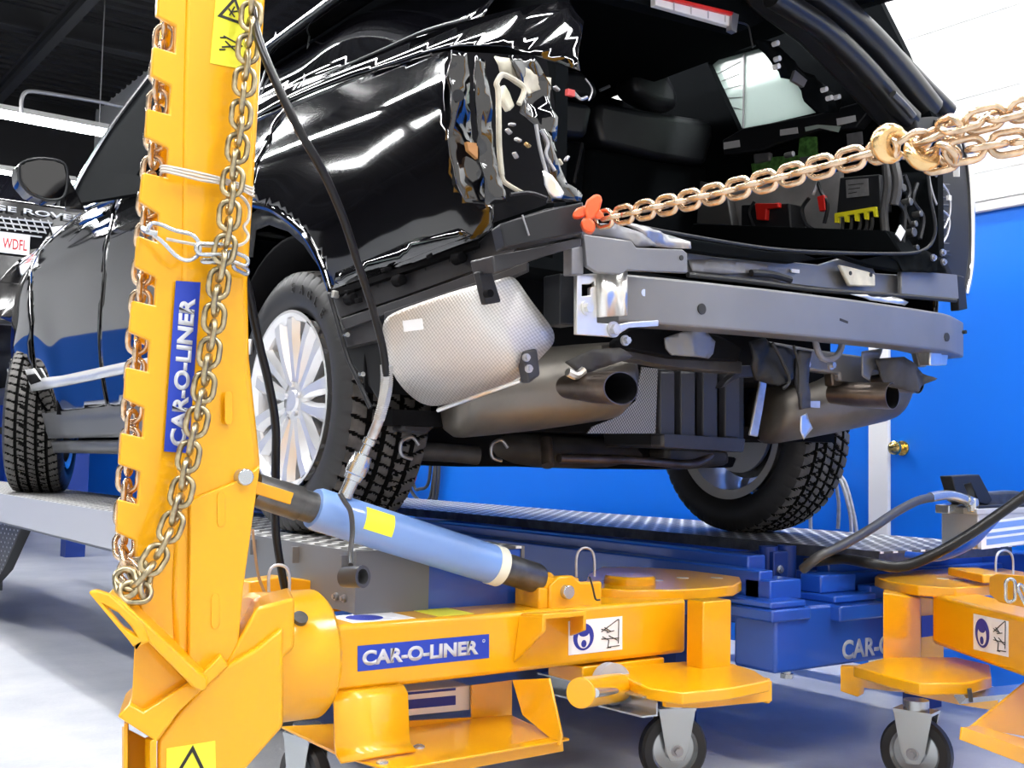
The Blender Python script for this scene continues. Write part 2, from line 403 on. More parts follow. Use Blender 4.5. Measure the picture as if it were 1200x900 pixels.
struct('ceiling_beams', bm, M['joist'], smooth=0)
# suspended fluorescent fixtures
def fixture(x, y, z, L, along='X', label='', grp=None, wires=True, e=1):
    root = E('fluorescent_light', (x, y, z), label, 'ceiling light', grp)
    ax = Vector((1, 0, 0)) if along == 'X' else Vector((0, 1, 0)); sd = Vector((ax.y, ax.x, 0)); c = Vector((x, y, z))
    bm = nb(); prof = [(-.15, -.02), (-.06, .05), (.06, .05), (.15, -.02), (.14, -.025), (.055, .042), (-.055, .042), (-.14, -.025)]
    prism(bm, [c - ax * L / 2 + sd * a + Vector((0, 0, h)) for a, h in prof], ax * L); O('reflector', bm, M['lampwhite'], root, smooth=0)
    bm = nb(); prism(bm, [c - ax * (L / 2 - .02) + sd * a + Vector((0, 0, h)) for a, h in ((-.12, -.022), (-.09, -.045), (.09, -.045), (.12, -.022), (.05, .03), (-.05, .03))], ax * (L - .04)); O('diffuser', bm, M['lamp'], root)
    if wires:
        for s in (-.35, .35):
            bm = nb(); cyl(bm, c + ax * L * s + Vector((0, 0, .04)), Vector((x, y, CZ)) + ax * L * s, .006, seg=6); O('hanger_rod', bm, M['conduit'], root)
fixture(2.25, 11.1, 4.0, 2.4, 'X', 'bright fluorescent strip nearest above the far vehicle', None)
fixture(2.85, 12.9, 3.86, 1.0, 'X', 'short bright fluorescent fixture low behind the black door mirror', None, False)
for y in (8.2, 5.3, 2.4, -.5):
    for x in (-1.6, 1.25, 3.55):  # row nearest the right wall is added, out of view, to brighten that side
        if x > 0 and y > 8: continue
        fixture(x, y, 4.7, 2.4, 'Y', 'long fluorescent strip fixture hanging from the dark ceiling above the cars, right-hand row added for brightness', 'overhead fluorescent strips')
fixture(.85, 7.7, 4.5, 2.4, 'Y', 'long fluorescent strip hanging above the near side of the SUV, reflected in its windows')
fixture(.1, 10.3, 4.5, 2.4, 'Y', 'long fluorescent strip hanging far back, reflected in the SUV shoulder')
bm = nb(); tpx(bm, [(25, 132, {'Y': 10.6}), (25, 118, {'Y': 10.6}), (29, 109, {'Y': 10.6}), (38, 107, {'Y': 10.6}), (60, 110, {'Y': 10.6}), (110, 118, {'Y': 10.6}), (160, 127, {'Y': 10.6}), (230, 130, {'Y': 10.6}), (238, 60, {'Y': 10.6}), (240, -30, {'Y': 10.6})], .018, 8)
tag(O('conduit', bm, M['conduit']), 'thin grey bent conduit hooping above the far light fixture', 'pipe')
# blue curtain and locker far behind under the car
bm = nb(); vv = []
for i in range(120):
    x = .5 + i * .03; a = .05 * sin(i * .9) + .02 * sin(i * 2.3)
    vv.append((bm.verts.new((x, 15.6 + a, 0)), bm.verts.new((x, 15.6 + a, 1.9))))
for i in range(119): bm.faces.new([vv[i][0], vv[i + 1][0], vv[i + 1][1], vv[i][1]])
tag(O('welding_curtain', bm, M['bluec'], smooth=60), 'blue vinyl curtain hanging in folds far behind the lift', 'curtain')
# cables on the wall
def hang_group(name, root, pts_list, m, r):
    for pts in pts_list:
        bm = nb(); tube(bm, [P(x, y, X=WX - .04 - dx) for x, y, dx in pts], r, 8); O(name, bm, m, root)
h = E('cable_bundle', P(490, 560, X=WX - .05), 'grey cables and a red hose looped on the blue wall under the car', 'cables')
hang_group('cable', h, [[(468, 500, 0), (469, 560, 0), (476, 600, 0)], [(474, 500, .02), (480, 570, .02), (500, 588, .02), (508, 560, .02), (512, 500, .02)],
                        [(477, 500, .03), (484, 565, .03), (492, 573, .03), (503, 562, .03), (506, 500, .03)], [(515, 500, .01), (514, 560, .01), (509, 600, .01)], [(511, 500, .03), (510, 560, .03), (505, 600, .03)], [(471, 500, .03), (474, 570, .03), (482, 600, .03)]], M['ghose'], .012)
hang_group('red_hose', h, [[(489, 500, .05), (487, 556, .05), (479, 567, .05), (472, 560, .05), (468, 540, .05)]], M['red'], .012)
h = E('wall_cables', P(985, 580, X=WX - .05), 'pale grey cables hanging on the blue wall left of the door frame', 'cables')
hang_group('cable', h, [[(983, 480, 0), (979, 552, 0), (983, 590, 0), (982, 620, 0)], [(978, 552, .02), (990, 565, .02), (1000, 600, .02), (1004, 625, .02)], [(978, 553, .04), (987, 568, .04), (996, 600, .04), (998, 625, .04)],
                        [(964, 560, .02), (963, 585, .02), (955, 598, .02), (946, 603, .02), (940, 595, .02)], [(952, 590, .03), (950, 600, .03), (950, 620, .03)]], M['galv'], .009)

# ================================================================== LIFT RUNWAYS
RZ = .68
rw = E('lift_runway', (1.6, 4.4, .5), 'pale grey lift runway with tread plate top under the near wheels', 'vehicle lift', 'lift runways')
del rw['group']
bm = nb(); bb(bm, 1.27, 1.74, 2.33, 8.4, RZ - .006, RZ); O('deck', bm, M['plate'], rw)
bm = nb(); bb(bm, 1.262, 1.27, 2.33, 8.4, .545, RZ); bb(bm, 1.262, 1.30, 2.33, 8.4, .54, .548); bb(bm, 1.74, 1.75, 2.33, 8.4, .545, RZ)
sp = O('side_rail', bm, M['runwayd'], rw)
bm = nb(); bb(bm, 1.255, 1.2618, 3.3, 8.4, .55, RZ + .002); O('side_cover', bm, M['runway'], rw)
bm = nb(); bb(bm, 1.262, 1.46, 2.322, 2.33, .52, RZ + .002); O('end_plate', bm, M['runwayd'], rw)
bm = nb(); bb(bm, 1.461, 1.75, 2.335, 2.345, .50, RZ - .008); O('blue_end_plate', bm, M['blue'], rw)
for y in (2.36, 2.62, 2.88):
    bm = nb(); bb(bm, 1.245, 1.262, y, y + .012, .63, RZ - .01); O('gusset', bm, M['runwayd'], rw)
for y in (2.37, 2.41): bolt('bolt', (1.258, y, .57), (-1, 0, 0), .006, M['steel'], rw)
for y in (3.6, 7.9):
    bm = nb(); bb(bm, 1.33, 1.70, y - .12, y + .12, .0, .545); O('support_leg', bm, M['runwayd'], rw)
# small pipe end fixed to the runway side (rubber-capped stub)
RZ2 = .645
rw2 = E('lift_runway', (3.3, 4.4, .5), 'far lift runway with silver zigzag tread plate in front of the blue wall', 'vehicle lift')
bm = nb(); bb(bm, 2.93, 3.68, 2.12, 8.4, RZ2 - .006, RZ2); O('deck', bm, M['plate'], rw2)
bm = nb(); bb(bm, 2.925, 2.93, 2.12, 8.4, RZ2 - .035, RZ2 + .001); bb(bm, 2.94, 3.67, 2.13, 8.4, RZ2 - .035, RZ2 - .007); O('edge_rail', bm, M['gunmetal'], rw2)
for y in (3.9, 7.9):
    bm = nb(); bb(bm, 3.0, 3.6, y - .12, y + .12, 0, RZ2 - .035); O('support_leg', bm, M['darkblue'], rw2)
# black perforated ramp at far left
rp = E('access_ramp', (1.3, 8.0, 0), 'black perforated ramp plate tilted beneath the near runway', 'ramp')
bm = nb(); A = [P(-60, 600, X=1.30), P(28, 612, X=1.30), P(3, 668, X=1.30), P(-60, 740, X=1.30)]
prism(bm, A, (.05, 0, 0)); O('ramp_plate', bm, M['plastic'], rp, bevel=.004)
bm = nb()
for i in range(9):
    for j in range(14):
        x = -12 + i * 4.4 - j * 2.1 ; y = 612 + j * 5 + i * .6
        c = P(x, y, X=1.299); cyl(bm, c, c - Vector((.002, 0, 0)), .005, seg=6)
O('punched_holes', bm, M['galv'], rp)

# ================================================================== BLUE BENCH
be = E('straightening_bench', (3.0, 3.5, .3), 'blue steel car straightening bench frame between the two lift runways', 'bench frame')
bm = nb(); bb(bm, 2.66, 2.74, 2.4, 6.4, .42, .62); O('side_rail', bm, M['blue'], be, bevel=.006)
bm = nb(); bb(bm, 2.60, 2.66, 2.3, 6.4, .42, .585); O('side_ledge', bm, M['blue'], be, bevel=.005)
bm = nb(); bb(bm, 2.745, 2.90, 2.4, 6.4, .43, .53); O('deck_panel', bm, M['darkblue'], be)
bm = nb(); bb(bm, 2.74, 3.9, 3.3, 3.36, .5, .60); O('cross_beam', bm, M['blue'], be, bevel=.004)
bm = nb(); bb(bm, 2.74, 3.9, 2.80, 2.86, .46, .585); O('cross_beam', bm, M['blue'], be, bevel=.004)
bm = nb(); bb(bm, 2.74, 3.9, 4.6, 4.66, .48, .60); O('cross_beam', bm, M['blue'], be, bevel=.004)
bm = nb(); bb(bm, 2.555, 4.0, 2.2, 2.36, .303, .487); eb = O('end_beam', bm, M['blue'], be, bevel=.01)
bm = nb(); bb(bm, 2.53, 2.70, 2.19, 2.42, .45, .486); bb(bm, 2.535, 2.69, 2.2, 2.5, .487, .507); O('clamp_pad', bm, M['blue'], be, bevel=.006)
bm = nb(); bb(bm, 2.80, 3.02, 2.165, 2.30, .438, .485); bb(bm, 2.82, 3.02, 2.2, 2.4, .487, .51); O('clamp_pad', bm, M['blue'], be, bevel=.006)
bm = nb(); bb(bm, 2.83, 3.0, 2.26, 2.34, .51, .565); O('clamp_block', bm, M['blue'], be, bevel=.005)
bm = nb(); bb(bm, 2.60, 2.74, 2.26, 2.36, .50, .56); O('clamp_block', bm, M['blue'], be, bevel=.005)
bm = nb(); bb(bm, 2.80, 2.87, 2.42, 2.5, .42, .625); O('post', bm, M['darkblue'], be, bevel=.004)
for x in (2.80, 2.89):
    bm = nb(); cyl(bm, (x + .02, 2.46, .45), (x + .02, 2.46, .64), .03); O('pin_sleeve', bm, M['darkblue'], be)
bolt('bolt', (2.825, 2.415, .57), (0, -1, 0), .009, M['zinc'], be)
for i, (y, z) in enumerate(((2.22, .53), (2.30, .56), (2.38, .59), (2.47, .61))):
    bm = nb(); bb(bm, 3.02, 4.2, y, y + .05, z - .06, z); O('end_rail', bm, M['blue'], be, bevel=.004)
bm = nb(); bb(bm, 3.9, 4.0, 2.2, 6.4, .3, .6); O('side_rail', bm, M['blue'], be, bevel=.006)
for x, y in ((2.75, 2.8), (3.85, 2.6), (2.75, 6.2), (3.85, 6.2)):
    bm = nb(); bb(bm, x - .05, x + .05, y - .05, y + .05, 0, .45); O('support_leg', bm, M['darkblue'], be)
q = P(922, 795, Y=2.26); bm = nb(); cyl(bm, (q.x, 2.26, .303), (q.x, 2.26, .285), .014, seg=6); cyl(bm, (q.x, 2.26, .285), (q.x, 2.26, .272), .02, seg=6); O('drain_bolt', bm, M['zinc'], be)
t0 = P(987, 770, Y=2.199); t1 = P(1034, 766, Y=2.199)
text('lettering', 'CAR-O-LINER', M['silver'], be, Vector((t0.x, 2.199, .318)), (1, 0, 0), (0, 0, 1), .058, bold=.035, width=.48)

# ================================================================== PULLING TOWER ON THE LEFT
YF = 2.12
tw = E('pulling_tower', (1.0, 2.25, 0), 'yellow pulling tower with notched mast and horizontal arm left of the blue bench', 'pulling tower')
AY0, AY1, AZ0, AZ1 = 2.2, 2.345, .393, .537
TZ = 2.6
bm = nb(); pp(bm, [(222, -190), (322, -190), (298, 200), (290, 330), (292, 420), (305, 545), (284, 690), (278, 740), (272, 790), (204, 790), (200, 700), (206, 560), (212, 300), (214, 100)], (.065, .168, 0), Y=YF)
O('mast', bm, M['yellow'], tw, bevel=.012, seg=3)
# notched rack plates, front and back
teeth = [(195, -190), (191, -120), (184, 18), (207, 30), (206, 62), (180, 54), (178, 88), (201, 100), (199, 134), (173, 127), (171, 160), (198, 173), (196, 208), (168, 202), (164, 236), (187, 250),
         (185, 284), (162, 276), (159, 312), (184, 325), (182, 358), (156, 352), (152, 389), (176, 399), (174, 436), (149, 430), (146, 467), (170, 478), (168, 513), (143, 507), (140, 544), (165, 553), (162, 591), (139, 585), (137, 624), (159, 634), (162, 700), (172, 742), (205, 770), (218, 600), (222, 300), (226, 0), (232, -190)]
for y0 in (YF + .006, YF + .16):
    bm = nb(); pp(bm, teeth, (0, .014, 0), Y=YF + .006)
    for v in bm.verts: v.co.y += y0 - YF - .006; v.co.x += (y0 - YF - .006) * .39
    O('rack_plate', bm, M['yellow'], tw, bevel=.003)
bm = nb(); pp(bm, [(232, -190), (262, -190), (252, 100), (240, 330), (232, 560), (226, 560), (232, 300), (224, 100)], (0, -.006, 0), Y=YF)
# seam strip and lower overlay plate
bm = nb(); pp(bm, [(221, 585), (284, 560), (303, 545), (283, 690), (276, 770), (219, 790)], (0, -.010, 0), Y=YF - .0005); O('cheek_plate', bm, M['yellow'], tw, bevel=.003)
bm = nb()
for (x, y, h) in ((268, 478, 15), (259, 597, 16), (252, 716, 16)):
    bm = nb(); a = P(x, y - h, Y=YF - .0105); c = P(x, y + h, Y=YF - .0105); s_ = Vector((.0085, 0, 0)); prism(bm, [a - s_, a - s_ * .6 + Vector((0, 0, .007)), a + s_ * .6 + Vector((0, 0, .007)), a + s_, c + s_, c + s_ * .6 - Vector((0, 0, .007)), c - s_ * .6 - Vector((0, 0, .007)), c - s_], (0, -.002, 0)); O('weld_slot', bm, M['yellow'], tw, bevel=.0015)
bm = nb(); c = P(286, 559, Y=YF - .012); cyl(bm, c + Vector((0, .03, 0)), c - Vector((0, .012, 0)), .0165, seg=28); O('pivot_pin', bm, M['zinc'], tw, bevel=.003)
# mast label
def sticker(name, corners, m, parent, th=.0008, **k):
    bm = nb(); q = PL(corners, **k); n = (q[1] - q[0]).cross(q[-1] - q[0]).normalized()
    if n.y > 0: n = -n
    prism(bm, q, n * th); return O(name, bm, m, parent, smooth=0), q
lab, q = sticker('lettered_label', [(192, 529), (221, 531), (235, 331), (206, 329)], M['label'], tw, Y=YF - .001)
ydir = (q[3] - q[0]); xdir = ydir.normalized(); up = Vector((0, -1, 0)).cross(xdir)
up = (q[0] - q[1]).normalized()
text('lettering', 'CAR-O-LINER', M['silver'], lab, q[0].lerp(q[1], .84) + xdir * .012 + Vector((0, -.0015, 0)), xdir, up, .031, bold=.045, width=.285)
def warn_tri(lab, cx, cy, s, m, Y, ang=0):
    c = P(cx, cy, Y=Y); pts = [(0, .60), (-.55, -.36), (.55, -.36)]
    R = Matrix.Rotation(ang, 3, 'Y')
    bm = nb(); prism(bm, [c + R @ Vector((a * s, 0, b_ * s)) for a, b_ in pts], (0, -.0006, 0), holes=[[c + R @ Vector((a * s * .68, 0, b_ * s * .68 - .01 * s)) for a, b_ in pts]])
    O('warning_triangle', bm, m, lab, smooth=0)
lab, q = sticker('warning_label', [(246, 74), (288, 82), (294, -40), (256, -40)], M['ylabel'], tw, Y=YF - .001)
warn_tri(lab, 273, 14, .055, M['ink'], YF - .0022, .1)
bm = nb()
for a in ((268, 10, 275, 20), (275, 8, 269, 18), (270, 14, 278, 13)):
    p0 = P(a[0], a[1], Y=YF - .0024); p1 = P(a[2], a[3], Y=YF - .0024); tube(bm, [p0, p1], .0016, 5, 1)
O('falling_figure', bm, M['ink'], lab); bm = nb()
for a in ((262, 42, 280, 52), (260, 55, 284, 54), (264, 48, 276, 60), (258, 44, 266, 44), (257, 58, 264, 58)):
    p0 = P(a[0], a[1], Y=YF - .0024); p1 = P(a[2], a[3], Y=YF - .0024); tube(bm, [p0, p1], .0016, 5, 1)
O('pictogram', bm, M['ink'], lab); lab = None
# base of the mast: big cheek, lug, web, lip and channel
bm = nb(); pp(bm, [(184, 868), (212, 832), (242, 800), (262, 782), (300, 760), (332, 735), (332, 852), (285, 905), (262, 980), (184, 980)], (.07, .19, 0), Y=2.09)
O('foot', bm, M['yellow'], tw, bevel=.008, seg=3)
bm = nb(); pp(bm, [(262, 783), (282, 745), (300, 712), (345, 700), (345, 760), (300, 800)], (.07, .17, 0), Y=2.105); O('hinge_block', bm, M['yellow'], tw, bevel=.008, seg=3)
bm = nb(); prism(bm, [P(137, 840, Y=2.08), P(152, 825, Y=2.08), P(168, 834, Y=2.08), P(236, 790, Y=2.08), P(258, 768, Y=2.08), P(268, 780, Y=2.08), P(212, 832, Y=2.075), P(184, 870, Y=2.07)], (.07, .18, .0)); O('foot_lip', bm, M['yellow'], tw, bevel=.004)
Rn = [(104, 694), (112, 691), (140, 701), (243, 797), (243, 806), (236, 811), (222, 806), (152, 757), (138, 735)]
hn = [(120, 712), (146, 731), (160, 744), (150, 745), (134, 729)]
Rn = [(103, 694), (112, 691), (130, 697), (168, 732), (176, 752), (157, 760), (150, 750)]
hn = [(124, 711), (138, 718), (153, 734), (158, 743), (144, 735)]
bm = nb(); prism(bm, PL(Rn, Y=2.04), (.008, .02, 0), holes=[PL(hn, Y=2.04)]); O('lifting_lug', bm, M['yellow'], tw, bevel=.004)
bm = nb(); prism(bm, [P(x, y, Y=2.05) for x, y in ((126, 695), (140, 701), (243, 797), (243, 806), (236, 811), (226, 806), (166, 745), (128, 704))], (.07, .17, 0)); O('lug_flange', bm, M['yellow'], tw, bevel=.004)
bm = nb(); pp(bm, [(158, 742), (170, 748), (225, 804), (200, 815), (167, 838), (154, 830)], (0.005, .012, 0), Y=2.10); O('web_plate', bm, M['yellow'], tw, bevel=.002)
bm = nb(); pp(bm, [(145, 850), (150, 846), (150, 990), (145, 990)], (.065, .20, 0), Y=2.10); pp(bm, [(176, 868), (184, 866), (184, 990), (176, 990)], (0, .03, 0), Y=2.07); pp(bm, [(145, 852), (180, 870), (180, 990), (145, 990)], (0, .012, 0), Y=2.2)
O('channel', bm, M['yellow'], tw, bevel=.002)
lab, q = sticker('warning_label', [(195, 877), (252, 868), (254, 950), (195, 958)], M['ylabel'], tw, Y=2.0895)
warn_tri(lab, 224, 897, .062, M['ink'], 2.088, .05)
# collar
CY, CZc, CR = 2.272, .47, .137
bm = nb(); lathe(bm, [(0, .001), (0, CR - .01), (.01, CR), (.145, CR), (.155, CR - .008), (.155, .06), (.155, .001)], (.985, CY, CZc), (1, 0, 0), 64); O('hinge_collar', bm, M['yellow'], tw, smooth=30)
bm = nb(); c = P(351, 726, Y=2.17); cyl(bm, c + Vector((0, .03, -.03)), c + Vector((0, -.006, .006)), .016, seg=24); O('grease_port', bm, M['gunmetal'], tw)
# arm
bm = nb(); bb(bm, 1.13, 2.2, AY0, AY1, AZ0, AZ1); O('arm', bm, M['yellow'], tw, bevel=.012, seg=3)
lab, q = sticker('lettered_label', [(419, 787), (419, 757), (573, 743), (573, 771)], M['label'], tw, Y=AY0 - .0005)
xd = (q[3] - q[0]).normalized(); hh = (q[1] - q[0]).length; LW = (q[3] - q[0]).length
text('lettering', 'CAR-O-LINER', M['silver'], lab, q[0] + xd * LW * .03 + Vector((0, -.0012, hh * .2)), xd, (0, 0, 1), hh * .60, bold=.045, width=LW * .88)
text('registered_mark', 'o', M['silver'], lab, q[0] + xd * LW * .94 + Vector((0, -.0012, hh * .68)), xd, (0, 0, 1), hh * .14, bold=.0)
def safety(parent, c4, N, xd, zd):
    """white sticker: blue mandatory disc with a masked face, and a small machine drawing"""
    bm = nb(); prism(bm, c4, N * .0008); s = O('safety_label', bm, M['white'], parent, smooth=0)
    w = (c4[3] - c4[0]).length; h = (c4[1] - c4[0]).length; o = c4[0] + N * .0012
    def Q(a, b_, k=0): return o + (c4[3] - c4[0]) * a + (c4[1] - c4[0]) * b_ + N * k
    def disc(bm, a, b_, r, k, sy=1): 
        prism(bm, [Q(a, b_, k) + xd * r * cos(t) + zd * r * sy * sin(t) for t in [2 * pi * i / 28 for i in range(28)]], N * .0005)
    bm = nb(); disc(bm, .27, .5, h * .40, 0, 1.0); O('mandatory_disc', bm, M['ink_blue'], s, smooth=0)
    bm = nb(); disc(bm, .27, .44, h * .24, .0006, 1.15); O('face_symbol', bm, M['white'], s, smooth=0)
    bm = nb(); disc(bm, .27, .62, h * .20, .0012, .55); disc(bm, .27, .30, h * .10, .0012, 1.1); O('mask_symbol', bm, M['ink_blue'], s, smooth=0)
    bm = nb()
    for a, b_, c, d in ((.60, .6, .92, .93), (.92, .2, .93, .93), (.60, .68, .72, .6), (.66, .72, .78, .58), (.6, .38, .93, .36), (.62, .45, .72, .34), (.74, .46, .9, .3), (.72, .12, .94, .13), (.74, .34, .72, .1), (.7, .1, .78, .1), (.64, .64, .74, .74), (.7, .56, .84, .6)):
        tube(bm, [Q(a, b_, .0006), Q(c, d, .0006)], .0012, 5, 1)
    O('machine_drawing', bm, M['ink'], s)
c4 = PL([(666, 768), (666, 728), (729, 722), (729, 761)], Y=AY0 - .0005); safety(tw, c4, Vector((0, -1, 0)), Vector((1, 0, 0)), Vector((0, 0, 1)))
# hooded socket bracket on the arm front
q0 = P(608, 712, Y=2.2)
bm = nb(); za = .53; xa = P(606, 712, Y=2.2).x; xb = P(672, 712, Y=2.2).x
pr = [(0, 0), (-.055, 0), (-.06, -.008), (-.06, -.055), (-.05, -.055), (-.05, -.012), (0, -.012)]
prism(bm, [Vector((xa + .01, AY0 - .0005, AZ1 - .005)), Vector((xb, AY0 - .0005, AZ1 - .005)), Vector((xb - .02, AY0 - .075, AZ1 + .002)), Vector((xa + .02, AY0 - .075, AZ1 + .002))], (0, 0, -.013))
prism(bm, [Vector((xa + .005, AY0 - .0005, AZ1 - .01)), Vector((xa + .02, AY0 - .075, AZ1 - .005)), Vector((xa + .02, AY0 - .075, AZ1 - .04)), Vector((xa - .01, AY0 - .0005, AZ1 - .12))], (.011, 0, 0))
prism(bm, [Vector((xb - .012, AY0 - .0005, AZ1 - .01)), Vector((xb - .03, AY0 - .075, AZ1 - .005)), Vector((xb - .03, AY0 - .075, AZ1 - .045)), Vector((xb - .012, AY0 - .0005, AZ1 - .07))], (.010, 0, 0))
O('hooded_socket', bm, M['yellow'], tw, bevel=.003)
# ram clevis on the arm
xa = P(640, 690, Y=2.23).x; xb = P(694, 690, Y=2.23).x
pf = lambda y: [(xa, y, AZ1 - .01), (xa, y, AZ1 + .055), (xa + .03, y, AZ1 + .076), (xa + .075, y, AZ1 + .076), (xa + .10, y, AZ1 + .058), (xb + .02, y, AZ1 + .058), (xb + .02, y, AZ1 - .01)]
for y in (2.215, 2.305):
    bm = nb(); prism(bm, pf(y), (0, .022, 0)); O('clevis_plate', bm, M['yellow'], tw, bevel=.005)
bm = nb(); bb(bm, xa - .03, xa, 2.22, 2.32, AZ1 - .002, AZ1 + .05); O('clevis_back', bm, M['yellow'], tw, bevel=.004)
bm = nb(); c = Vector((xa + .05, 2.2, AZ1 + .037)); cyl(bm, c + Vector((0, .12, 0)), c, .0175, seg=28); O('clevis_pin', bm, M['zinc'], tw, bevel=.002)
# hydraulic ram
r0 = P(296, 573, Y=2.255); r1 = P(655, 686, Y=2.255); dr_ = (r1 - r0).normalized(); Lr = (r1 - r0).length
def ralong(px): 
    f = lambda s: (px - (600 + FPX * ((r0 + dr_ * s - CAM).dot(RT) / (r0 + dr_ * s - CAM).dot(FW))))
    lo, hi = -.2, 1.4
    for _ in range(40):
        m_ = (lo + hi) / 2
        if f(m_) > 0: lo = m_
        else: hi = m_
    return lo
sA, sB, sC, sD = ralong(312), ralong(366), ralong(585), ralong(628)
bm = nb(); lathe(bm, [(sB - .0, .001), (sB, .030), (sB + .002, .043), (sB + .012, .047), (sC - .028, .047), (sC - .026, .001)], r0, dr_, 40); ram = O('ram_barrel', bm, M['ram'], tw)
bm = nb(); lathe(bm, [(sC - .028, .046), (sC - .028, .0485), (sC, .0485), (sC + .003, .044), (sC + .003, .001)], r0, dr_, 40); O('ram_collar', bm, M['cream'], tw)
bm = nb(); lathe(bm, [(sC, .038), (sD, .037), (sD + .01, .034), (sD + .01, .001)], r0, dr_, 32); O('ram_nose', bm, M['gunmetal'], tw)
u_, v_ = frame(dr_)
bm = nb(); lathe(bm, [(sA - .03, .001), (sA - .03, .035), (sB - .035, .038), (sB - .035, .034), (sB + .004, .034)], r0, dr_, 32); O('rod_end', bm, M['gunmetal'], tw)
bm = nb(); box(bm, r0 + dr_ * (sA - .01) + Vector((0, -.031, .002)), (.11, .012, .026), Matrix((dr_, Vector((0, 1, 0)), dr_.cross(Vector((0, 1, 0))))).transposed()); O('rod_tongue', bm, M['yellow'], tw, bevel=.002)
bm = nb(); box(bm, r0 + dr_ * (sD + .03) + Vector((0, -.02, -.003)), (.11, .022, .03), Matrix((dr_, Vector((0, 1, 0)), dr_.cross(Vector((0, 1, 0))))).transposed()); O('clevis_tongue', bm, M['yellow'], tw, bevel=.003)
# yellow label on barrel (curved strip)
sl0, sl1 = ralong(416), ralong(449)
tc_ = (CAM - (r0 + dr_ * sl0)); tc_ = (tc_ - dr_ * tc_.dot(dr_)).normalized(); td = dr_.cross(tc_)
bm = nb(); st = []
for i in range(9):
    a = radians(-12 + i * 8) * (1 if td.z > 0 else -1)
    nrm = tc_ * cos(a) + td * sin(a)
    st.append((bm.verts.new(r0 + dr_ * sl0 + nrm * .0478), bm.verts.new(r0 + dr_ * sl1 + nrm * .0478)))
for i in range(8): bm.faces.new([st[i][0], st[i][1], st[i + 1][1], st[i + 1][0]])
O('ram_label', bm, M['ylabel'], ram, smooth=60)
# turntable plates at the bench corner
def sector(cx, cy, z, r, a0, a1, extra, th, n=20):
    pts = [Vector((cx + r * cos(a0 + (a1 - a0) * i / n), cy + r * sin(a0 + (a1 - a0) * i / n), z)) for i in range(n + 1)]
    return pts + [Vector((x, y, z)) for x, y in extra]
def turntable(root, mir=0):
    pass
top = [P(683, 697, Z=.533), P(683, 686, Z=.56), P(700, 684, Z=.56)]
zt = .56
oc = [P(x, y, Z=zt) for x, y in ((684, 688), (735, 691), (790, 691), (830, 689), (860, 686), (869, 681), (867, 676), (820, 669), (745, 664), (705, 664), (690, 672))]
bm = nb(); prism(bm, [Vector((p.x, p.y, zt)) for p in oc], (0, 0, -.03)); O('upper_plate', bm, M['yellow'], tw, bevel=.004)
c = P(738, 673, Z=.585); bm = nb(); lathe(bm, [(0, .001), (0, .066), (-.006, .072), (-.03, .072)], (c.x, c.y, .583), (0, 0, 1), 40); O('pivot_cap', bm, M['yellow'], tw)
for x, y in ((712, 679), (800, 677), (770, 680), (840, 677)):
    c = P(x, y, Z=.561); bm = nb(); cyl(bm, (c.x, c.y, .56), (c.x, c.y, .5615), .018); O('plate_hole', bm, M['tan'], tw)
zl = .375
ol = [P(x, y, Z=zl) for x, y in ((743, 799), (760, 806), (800, 812), (858, 806), (902, 797), (885, 786), (860, 778), (800, 775), (770, 777), (712, 782))]
bm = nb(); prism(bm, ol, (0, 0, -.028)); O('lower_plate', bm, M['yellow'], tw, bevel=.004)
bm = nb(); a = P(815, 790, Y=2.16); z0, z1 = .36, .535
xq0 = P(824, 740, Y=2.08).x; xq1 = P(857, 740, Y=2.08).x
bm = nb(); bb(bm, xq0, xq1, 2.08, 2.14, .372, .545); O('post', bm, M['yellow'], tw, bevel=.004)
bm = nb(); bb(bm, 2.26, xq0 + .03, 2.30, 2.40, .372, .532); O('back_web', bm, M['yellow'], tw, bevel=.004)
bm = nb(); c1 = P(665, 790, Y=2.1)
ol2 = [P(x, y, Z=.375) for x, y in ((712, 782), (770, 777), (775, 770), (690, 772))]
bm = nb(); bb(bm, 1.84, 2.12, 2.2, 2.34, .345, .388); O('arm_shoe', bm, M['yellow'], tw, bevel=.004)
# under-plate skirt
sk = [P(780, 829, Y=1.95), P(822, 830, Y=1.95), P(905, 822, Y=1.95), P(905, 798, Y=1.95), P(822, 808, Y=1.95), P(780, 806, Y=1.95)]
bm = nb(); prism(bm, sk, (.0, .012, 0)); sk2 = [P(903, 795, Y=2.0), P(903, 824, Y=2.0), P(903, 824, Y=2.0) + Vector((.0, .16, 0)), P(903, 795, Y=2.0) + Vector((0, .16, 0))]; prism(bm, sk2, (-.012, 0, 0)); O('skirt', bm, M['yellow'], tw, bevel=.002)
# pivot roller and steel angle below the arm
bm = nb(); a = P(680, 812, Y=1.98); b_ = P(722, 806, Y=2.1); d_ = (b_ - a).normalized(); cyl(bm, a, b_ + d_ * .02, .034, seg=36); rl = O('roller', bm, M['yellow'], tw, bevel=.002)
bm = nb(); a2 = P(697, 812, Y=1.955); b2 = P(720, 809, Y=2.04); tube(bm, [a2, b2], .011, 12, 1); O('roller_slot', bm, M['zinc'], rl)
a = P(645, 797, Y=2.45); b_ = P(770, 826, Y=1.98); d_ = (b_ - a).normalized()
Rm = Matrix((d_, d_.cross(Vector((0, 0, 1))).normalized(), Vector((0, 0, 1)))).transposed(); mid = (a + b_) / 2
bm = nb(); box(bm, mid, ((b_ - a).length, .004, .045), Rm); box(bm, mid + Vector((0, 0, .021)) + Rm @ Vector((0, .02, 0)), ((b_ - a).length, .045, .004), Rm); box(bm, mid + Vector((0, 0, -.024)) + Rm @ Vector((0, .02, 0)), ((b_ - a).length, .045, .004), Rm)
O('steel_angle', bm, M['zinc'], tw)
